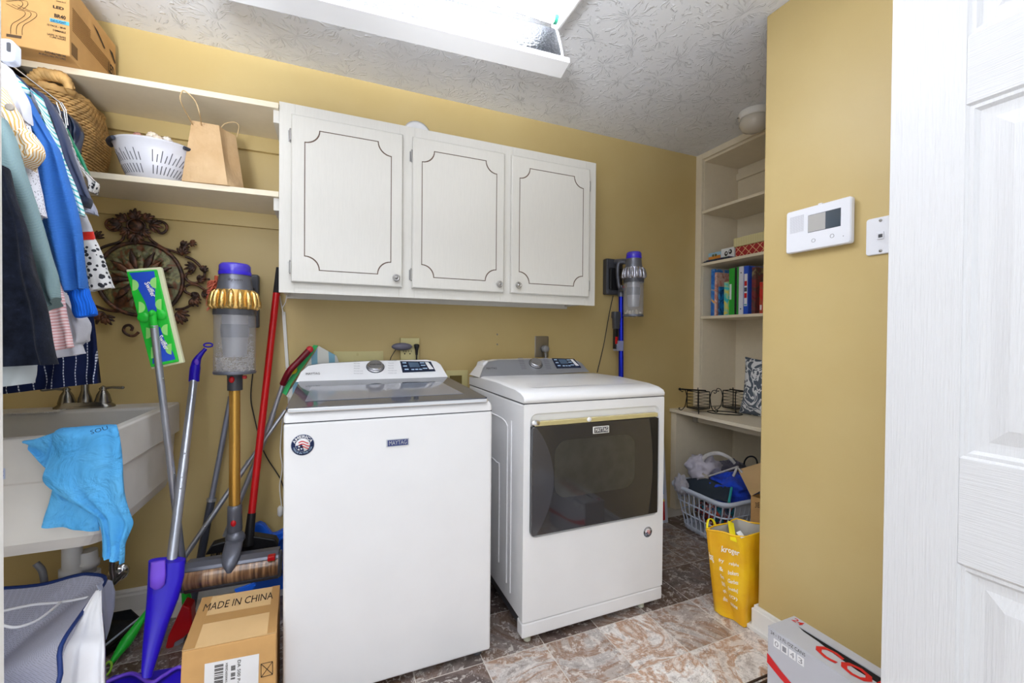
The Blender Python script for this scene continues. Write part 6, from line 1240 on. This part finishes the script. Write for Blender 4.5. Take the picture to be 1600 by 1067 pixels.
def dz(r_, th):
    p1 = abs(math.cos(6*th))*math.exp(-((r_-.52)/.30)**2); fine = .25*math.sin(36*th)*math.exp(-((r_-.55)/.25)**2); p2 = .8*abs(math.cos(6*th+math.pi/2))*math.exp(-((r_-.78)/.13)**2); c0 = math.exp(-(r_/.16)**2)
    return .016*(p1+p2*.8+fine*.5+c0)
mb = MB()
rings = [[cm+V((r_*Rm*.95*math.cos(a_), -dz(r_, a_), r_*Rz*.95*math.sin(a_))) for a_ in [2*math.pi*k/144 for k in range(144)]] for r_ in [.01+.99*i/26 for i in range(27)]]
mb.loft(rings, cap=False); mb.build('disc', IR2.m, t)
MB().tube([cm+V((Rm*math.cos(a_), -.004, Rz*math.sin(a_))) for a_ in [2*math.pi*k/64 for k in range(64)]], .008, 8, closed=True).build('rim', IR.m, t)
for k in range(18):   # raised leaves of the rosette
    a_ = 2*math.pi*k/18+.1; d = V((math.cos(a_), 0, math.sin(a_)*Rz/Rm)); pr_ = V((-d.z, 0, d.x))
    rg = []
    for i in range(9):
        f = i/8; c = cm+d*Rm*(.16+(.66 if k % 2 else .54)*f)+V((0, -.012-.010*math.sin(math.pi*f), 0)); w_ = .0015+.011*math.sin(math.pi*min(1, f*.95+.03))**1.3; rg.append([c+pr_*w_*math.cos(b_)+V((0, -.006*math.sin(b_), 0)) for b_ in [2*math.pi*j/8 for j in range(8)]])
    MB().loft(rg).build('petal', IR.m if k % 2 else IR2.m, t)
mp = lambda zx, zy, y=D-.02: aY(140+zx/5.08, 320+zy/5.08, y)
def vine(pts, r=.0055): MB().tube(smooth([mp(*p) for p in pts], 6), r, 8).build('scroll', IR.m, t)
vine([(270, 240), (265, 270), (225, 300), (150, 320), (90, 345), (60, 385)]); vine([(460, 235), (480, 270), (530, 310), (600, 350), (670, 370), (740, 400)])
vine([(240, 195), (190, 205), (145, 185), (130, 150), (150, 120), (190, 122), (210, 145), (205, 180), (185, 190)]); vine([(510, 140), (560, 130), (605, 155), (612, 195), (580, 225), (545, 215), (540, 195)])
vine([(760, 410), (820, 435), (870, 480), (915, 540), (890, 595), (845, 620), (790, 610), (760, 575), (775, 545), (810, 545)]); vine([(955, 590), (915, 590), (870, 600)], .005)
vine([(750, 660), (760, 690), (800, 710), (840, 740), (850, 770), (790, 805), (740, 825), (680, 830)]); vine([(760, 650), (800, 630), (860, 640), (920, 680)], .005)
vine([(360, 880), (280, 850), (200, 845), (120, 830), (40, 800)]); vine([(390, 1010), (350, 1040), (300, 1030), (270, 1000), (280, 965), (315, 955), (340, 975), (330, 1000)])
def leaf(c, ang, L, w_, n=5):
    c = mp(*c) if len(c) == 2 else c; mb = MB()
    for k in range(n):
        a_ = math.radians(ang+(k-(n-1)/2)*24); d = V((math.cos(a_), 0, math.sin(a_))); pr_ = V((-d.z, 0, d.x)); LL = 1.35*L*(1-.12*abs(k-(n-1)/2)); rg = []
        for i in range(7):
            f = i/6; cc_ = c+d*LL*f+V((0, -.006-.010*math.sin(math.pi*f*.9), 0)); ww = w_*(.25+.75*math.sin(math.pi*min(1, f*.85+.08))); rg.append([cc_+pr_*ww*math.cos(b_)+V((0, -.004*math.sin(b_), 0)) for b_ in [2*math.pi*j/6 for j in range(6)]])
        mb.loft(rg)
    mb.build('leaf', IR.m, t)
for c, a_, L, w_ in (((740, 400), 75, .032, .006), ((730, 330), 20, .026, .006), ((800, 300), -20, .02, .005), ((850, 490), 200, .034, .006), ((900, 530), 60, .022, .006), ((860, 600), 20, .025, .006), ((900, 690), -30, .03, .006), ((820, 740), -60, .032, .007), ((860, 700), -120, .024, .006), ((700, 850), -45, .04, .008), ((720, 880), -75, .03, .007), ((110, 850), -110, .04, .008), ((130, 880), -60, .032, .007), ((60, 270), 60, .026, .006)): leaf(c, a_, L, w_)
for c, a_, L, w_ in (((370, 120), 90, .034, .008), ((300, 130), 150, .03, .007), ((440, 125), 30, .03, .007), ((260, 160), 190, .036, .007), ((480, 160), -10, .036, .007), ((370, 230), -90, .036, .008), ((320, 200), 220, .028, .006), ((420, 205), -40, .028, .006)): leaf(c, a_, L, w_)
MB().ell(mp(370, 165), .028, .014, .026, 20, 10).build('crown_boss', IR.m, t); MB().tube([mp(370, 165, D-.03)+V((.03*math.cos(a_), 0, .028*math.sin(a_))) for a_ in [2*math.pi*k/24 for k in range(24)]], .004, 6, closed=True).build('crown_ring', IR.m, t)
# ------------------------------------------------------------------ clothes rod and garments
t = thing('clothes_rod', 'dark clothes rod running under the end of the upper left shelf', 'rod', (-.98, 1.6, 2.0)); rx, rz = -.985, 2.048
MB().cyl((rx, 1.15, rz), (rx, D-.001, rz), .014, 16).build('rod', BLACK, t); MB().lathe([(.03, 0), (.03, .012), (.016, .016)], (rx, D-.001, rz), (0, -1, 0), 20).build('rod_socket', STEEL, t)
def hook(t, y, sc=1): MB().tube(smooth([V((rx, y, rz-.10)), V((rx, y, rz-.035)), V((rx+.018, y, rz-.015)), V((rx+.02, y, rz+.008)), V((rx, y, rz+.019)), V((rx-.018, y, rz+.006))], 5), .0018, 6).build('hanger_hook', CHROME, t)
def garment(name, label, cat, y, parts, hk=True, nfold=3):
    t = thing(name, label, cat, (rx, y, rz)); t['group'] = 'clothes hanging on the rod'
    pn, rows, m, th, fo, am, sd = parts[0]; S = aY(rows[0][0], rows[0][1], y)   # torso on its hanger, shoulder meeting the sleeve
    ex = aY(-14, 300, y).x; nz = rz-.095; S.z = min(S.z, nz-.02); hemz = min(1.32, S.z-.3)
    Rr = [V((rx+.05, y, nz)), V((min(S.x, rx+.30), y, S.z)), V((min(ex, S.x), y, S.z-.10)), V((min(ex, rx+.22), y, S.z-.22)), V((min(ex, rx+.23), y, hemz))]
    Lr = [V((2*rx-p.x, y, p.z)) for p in Rr]; rings = []; Ls = smooth(Lr, 5); Rs = smooth(Rr, 5)
    for k, (A_, B_) in enumerate(zip(Ls, Rs)):
        ring = []
        for j in range(32):
            a_ = 2*math.pi*j/32; s_ = .5-.5*math.cos(a_); e = abs(math.sin(a_))**.6; side = -1 if a_ < math.pi else 1
            ring.append(A_.lerp(B_, s_)+V((0, side*.012*e+.006*k/len(Ls)*math.sin(s_*17+sd), 0)))
        rings.append(ring)
    MB().loft(rings).build('torso', m, t)
    for i, (pn, rows, m, th, fo, am, sd) in enumerate(parts): cloth(MB(), rows, y, th, fo, am, sd).build(pn, m, t)
    if hk: hook(t, y)
    return t
NAVYF = NT('navy_fleece'); co = NAVYF.coord('Object'); NAVYF.base(NAVYF.ramp(NAVYF.noise(co, 45, 4, .7), [(.3, '0D1017'), (.62, '181C28'), (.8, '2C3244')])); NAVYF.set(Roughness=1.); NAVYF.b.inputs['Specular IOR Level'].default_value = .05; NAVYF.b.inputs['Sheen Weight'].default_value = .05; NAVYF.bump(NAVYF.noise(co, 300, 3), .5, .002)
garment('trousers', 'dark navy fleece garment hanging nearest, its hem above the sink', 'clothing', 1.19, [('body', [(-60, 250, 12, 262), (-60, 300, 24, 310), (-60, 360, 44, 365), (-60, 420, 57, 420), (-60, 480, 72, 475), (-60, 540, 84, 535), (-60, 574, 91, 569)], NAVYF.m, .05, 2.5, .014, 1.0)])
TS = mstripe('teal_stripe_knit', '829A9C', '54686E', .0032, .4, 1, .85); 
garment('shirt', 'teal finely striped long-sleeve shirt behind the navy fleece garment', 'shirt', 1.27, [('sleeve', [(-60, 178, 8, 186), (-60, 215, 25, 222), (-50, 270, 40, 268), (-40, 330, 60, 330), (-20, 390, 78, 392), (10, 430, 90, 430), (45, 470, 95, 462), (66, 492, 95, 466)], TS, .045, 1.2, .010, 2.0)])
YS = mstripe('yellow_stripe_cotton', 'E6E0D2', 'CFA05A', .0085, .42, 0, .85)
g = garment('shirt', 'white shirt with yellow stripes and a rolled buttoned sleeve', 'shirt', 1.33, [('shoulder', [(-60, 120, 10, 140), (-20, 160, 22, 165), (5, 185, 32, 182), (15, 215, 42, 214)], YS, .03, 1, .006, 0.), ('rolled_sleeve', [(22, 216, 48, 205), (28, 232, 64, 226), (36, 248, 66, 244), (41, 262, 45, 260)], YS, .05, 1.5, .008, 3.)])
bq_ = aY(16, 168, 1.30); MB().lathe([(.0075, 0), (.0085, .002), (.006, .004), (.001, .0035)], bq_, (0, -1, 0), 18).build('button', mat('grey_button', '8A8278', .3), g)
WD = NT('dotted_white'); v = WD.n('ShaderNodeTexVoronoi'); v.inputs['Scale'].default_value = 260; WD.l(WD.coord('Object'), v.inputs['Vector']); WD.base(WD.mix(WD.math('LESS_THAN', v.outputs['Distance'], .28), lin('D8D8E0'), lin('3C3C44'))); WD.set(Roughness=.9)
WC = fabric('white_cotton', 'D2D4DE', .04)
garment('shirt', 'white shirt with a small black dotted print left of the bright blue sweatshirt', 'shirt', 1.38, [('body', [(-60, 100, 20, 118), (-60, 160, 40, 170), (-50, 220, 50, 215), (-40, 262, 57, 255), (0, 290, 62, 290), (20, 320, 68, 315), (30, 338, 72, 339)], WD.m, .04, 1.5, .008, 1.), ('collar', [(-20, 92, 14, 105), (0, 115, 30, 135), (8, 140, 42, 160), (15, 160, 48, 195)], WC, .05, 1, .006, 2.)])
BLU2 = NT('bright_blue_rib'); co = BLU2.coord('UV'); sp = BLU2.n('ShaderNodeSeparateXYZ'); BLU2.l(co, sp.inputs[0]); sv = BLU2.math('SINE', BLU2.math('MULTIPLY', sp.outputs[1], 1700)); BLU2.base(BLU2.ramp(sv, [(0, '1C5CAE'), (1, '3478C6')])); BLU2.set(Roughness=.85); BLU2.bump(sv, .3, .002)
CUFF = mstripe('blue_cuff_rib', '1266D8', '0C50B4', .006, .4, 0, .8)
garment('sweatshirt', 'bright blue ribbed sweatshirt with a long sleeve and cuff', 'sweatshirt', 1.46, [('sleeve', [(10, 118, 42, 150), (30, 160, 62, 186), (48, 205, 82, 220), (58, 232, 92, 234), (62, 270, 104, 270), (66, 320, 118, 320), (72, 365, 126, 360), (86, 408, 131, 400), (96, 436, 134, 430), (106, 458, 136, 452)], BLU2.m, .06, 1.2, .009, 1.5), ('cuff', [(107, 457, 137, 451), (113, 474, 142, 466), (116, 492, 150, 484), (122, 497, 152, 491)], CUFF, .04, 1, .004, 2.)])
PS = mstripe('pink_stripe_knit', 'D9C4C6', 'C88E90', .0075, .4, 1, .9)
garment('shirt', 'pale pink striped shirt hem hanging between navy fleece and blue cuff', 'shirt', 1.42, [('body', [(30, 440, 92, 440), (60, 475, 100, 463), (70, 505, 106, 500), (80, 530, 112, 525), (84, 548, 116, 542)], PS, .03, 1.2, .007, 2.)])
GC = fabric('pale_grey_knit', 'BDBEC8', .06)
garment('sweatshirt', 'pale grey sweatshirt sleeve and hem behind the blue cuff', 'sweatshirt', 1.55, [('body', [(60, 430, 100, 445), (70, 480, 110, 490), (78, 530, 125, 530), (84, 560, 134, 552)], GC, .04, 1.3, .008, 2.), ('sleeve', [(88, 450, 108, 470), (98, 480, 128, 490), (106, 505, 138, 505), (110, 528, 136, 528), (118, 540, 132, 534)], GC, .05, 1.4, .009, 4.)])
DBL = fabric('slate_navy_jersey', '3A4460', .08)
AQ = mstripe('aqua_stripe_knit', 'DDE6E8', '4FB4B4', .016, .35, 1, .9)
garment('t_shirt', 'white T-shirt with aqua stripes, sleeve edge right of the bright blue sweatshirt', 'shirt', 1.505, [('sleeve', [(48, 142, 64, 152), (60, 160, 76, 185), (74, 195, 88, 215), (84, 225, 98, 250), (100, 280, 116, 290), (110, 315, 131, 330), (112, 334, 132, 338)], AQ, .03, 1, .004, 2.)])
garment('t_shirt', 'slate navy T-shirt with a folded sleeve hem beside the green garment', 'shirt', 1.605, [('sleeve', [(48, 138, 72, 150), (70, 160, 90, 180), (84, 192, 104, 215), (94, 230, 114, 245), (104, 262, 128, 280), (112, 288, 138, 303), (118, 305, 142, 312)], DBL, .045, 1.2, .007, 1.), ('sleeve_hem', [(118, 304, 142, 311), (122, 314, 141, 318), (128, 322, 136, 323)], fabric('navy_hem', '222A40', .05), .05, 1, .003, 1.)])
garment('t_shirt', 'pale lilac-grey T-shirt sleeve showing below the slate navy one', 'shirt', 1.66, [('sleeve', [(76, 165, 90, 182), (100, 215, 118, 250), (118, 270, 135, 300), (128, 318, 148, 326), (132, 332, 150, 335)], fabric('lilac_grey_jersey', 'A4A8BA', .06), .035, 1, .006, 1.)])
SPT = NT('leopard_print'); co = SPT.coord('Object'); v = SPT.n('ShaderNodeTexVoronoi'); v.inputs['Scale'].default_value = 80; SPT.l(co, v.inputs['Vector']); SPT.base(SPT.mix(SPT.math('LESS_THAN', v.outputs['Distance'], .42), lin('DAD8D6'), lin('33343C'))); SPT.set(Roughness=.9)
SPT2 = NT('dalmatian_print'); co = SPT2.coord('Object'); v = SPT2.n('ShaderNodeTexVoronoi'); v.inputs['Scale'].default_value = 72; SPT2.l(co, v.inputs['Vector']); SPT2.base(SPT2.mix(SPT2.math('LESS_THAN', SPT2.math('ADD', v.outputs['Distance'], SPT2.math('MULTIPLY', SPT2.noise(co, 90, 1), .25)), .54), lin('E4E4E4'), lin('2E3038'))); SPT2.set(Roughness=.9)
garment('blouse', 'white blouse with black leopard spots poking out below the shelf edge', 'blouse', 1.75, [('sleeve', [(88, 172, 96, 188), (100, 205, 112, 230), (115, 245, 128, 262), (130, 268, 146, 280), (138, 285, 156, 290), (142, 301, 150, 303)], SPT.m, .03, 1.2, .006, 2.)])
GRN = fabric('emerald_jersey', '14946A', .08)
garment('t_shirt', 'emerald green garment sleeve beside the wicker basket', 'shirt', 1.80, [('sleeve', [(92, 190, 104, 200), (104, 215, 116, 225), (114, 235, 128, 248), (120, 252, 141, 275)], GRN, .03, 1, .005, 2.)])
SHN = mat('shiny_navy_nylon', '1A2848', .25, var=.15, vscale=30, coat=.3)
garment('vest', 'shiny navy padded vest hanging farthest back by the wicker basket', 'vest', 1.85, [('body', [(96, 176, 112, 182), (100, 192, 124, 194), (102, 210, 130, 208), (106, 228, 127, 226), (110, 242, 126, 238)], SHN, .05, 1.5, .010, 2.)])
garment('blouse', 'white and red banded blouse with large dalmatian spots right of the blue sleeve', 'blouse', 1.71, [('white_band', [(80, 320, 134, 335), (88, 345, 142, 352), (96, 368, 146, 363)], WC, .03, 1.5, .006, 2.), ('red_band', [(96, 367, 146, 362), (98, 382, 149, 375)], fabric('red_cotton', 'D02C1E', .04), .031, 1.5, .006, 2.), ('spotted_hem', [(98, 381, 149, 374), (104, 410, 160, 398), (112, 435, 168, 425), (118, 458, 177, 449)], SPT2.m, .032, 1.8, .008, 2.)])
PIN = mstripe('pinstripe_navy', '0E1A40', 'C4CAD8', .026, .09, 0, .8, dash=.010, coord='Object', daxis=2)
garment('dress', 'navy dress with dashed white pinstripes hanging down to the faucet', 'dress', 1.905, [('skirt', [(30, 420, 128, 425), (20, 480, 142, 470), (0, 540, 150, 525), (-30, 580, 155, 570), (-60, 622, 158, 598)], PIN, .05, 3.2, .016, 2.)])
GSH = mstripe('grey_green_hem', 'A9B0B4', '2A8E78', .16, .08, 1, .9)
garment('t_shirt', 'grey T-shirt hem with a green stripe below the navy fleece garment', 'shirt', 1.235, [('hem', [(-60, 540, 60, 552), (-60, 575, 58, 572), (-60, 612, 54, 598)], GSH, .03, 1.5, .006, 1.)])
# clip hanger seen between garments
t = thing('wire_hanger', 'chrome clip hanger showing among the far garments', 'hanger', (rx, 1.82, rz))
for x0_, y0_, x1_, y1_ in ((88, 160, 96, 205), (92, 158, 104, 200), (96, 160, 106, 196)): MB().tube([aY(x0_, y0_, 1.80), aY((x0_+x1_)/2+2, (y0_+y1_)/2-6, 1.80), aY(x1_, y1_, 1.80)], .002, 6).build('wire', CHROME, t)
MB().tube([V((rx, 1.80, rz+.016)), V((rx+.03, 1.80, rz-.03)), aY(92, 159, 1.80)], .0022, 6).build('wire', CHROME, t)
# white plastic hanger clip at top left
t = thing('rod_bracket', 'white plastic bracket on the front end of the clothes rod', 'bracket', aY(15, 75, 1.2)); CL = mat('clear_white_plastic', 'D0D8EC', .2, var=.03)
q = [aY(x, y, 1.30) for x, y in ((-5, 58), (16, 59), (21, 66), (21, 94), (10, 95), (-5, 92))]; MB().prism(q, (0, .03, 0)).build('bracket_body', CL, t, bevel=.006, seg=3)
MB().prism([aY(x, y, 1.296) for x, y in ((10, 66), (15, 66), (15, 80), (10, 79))], (0, .004, 0)).build('slot', DGREY, t)
for o in scn.objects:
    if '_o' in o.keys(): del o['_o']
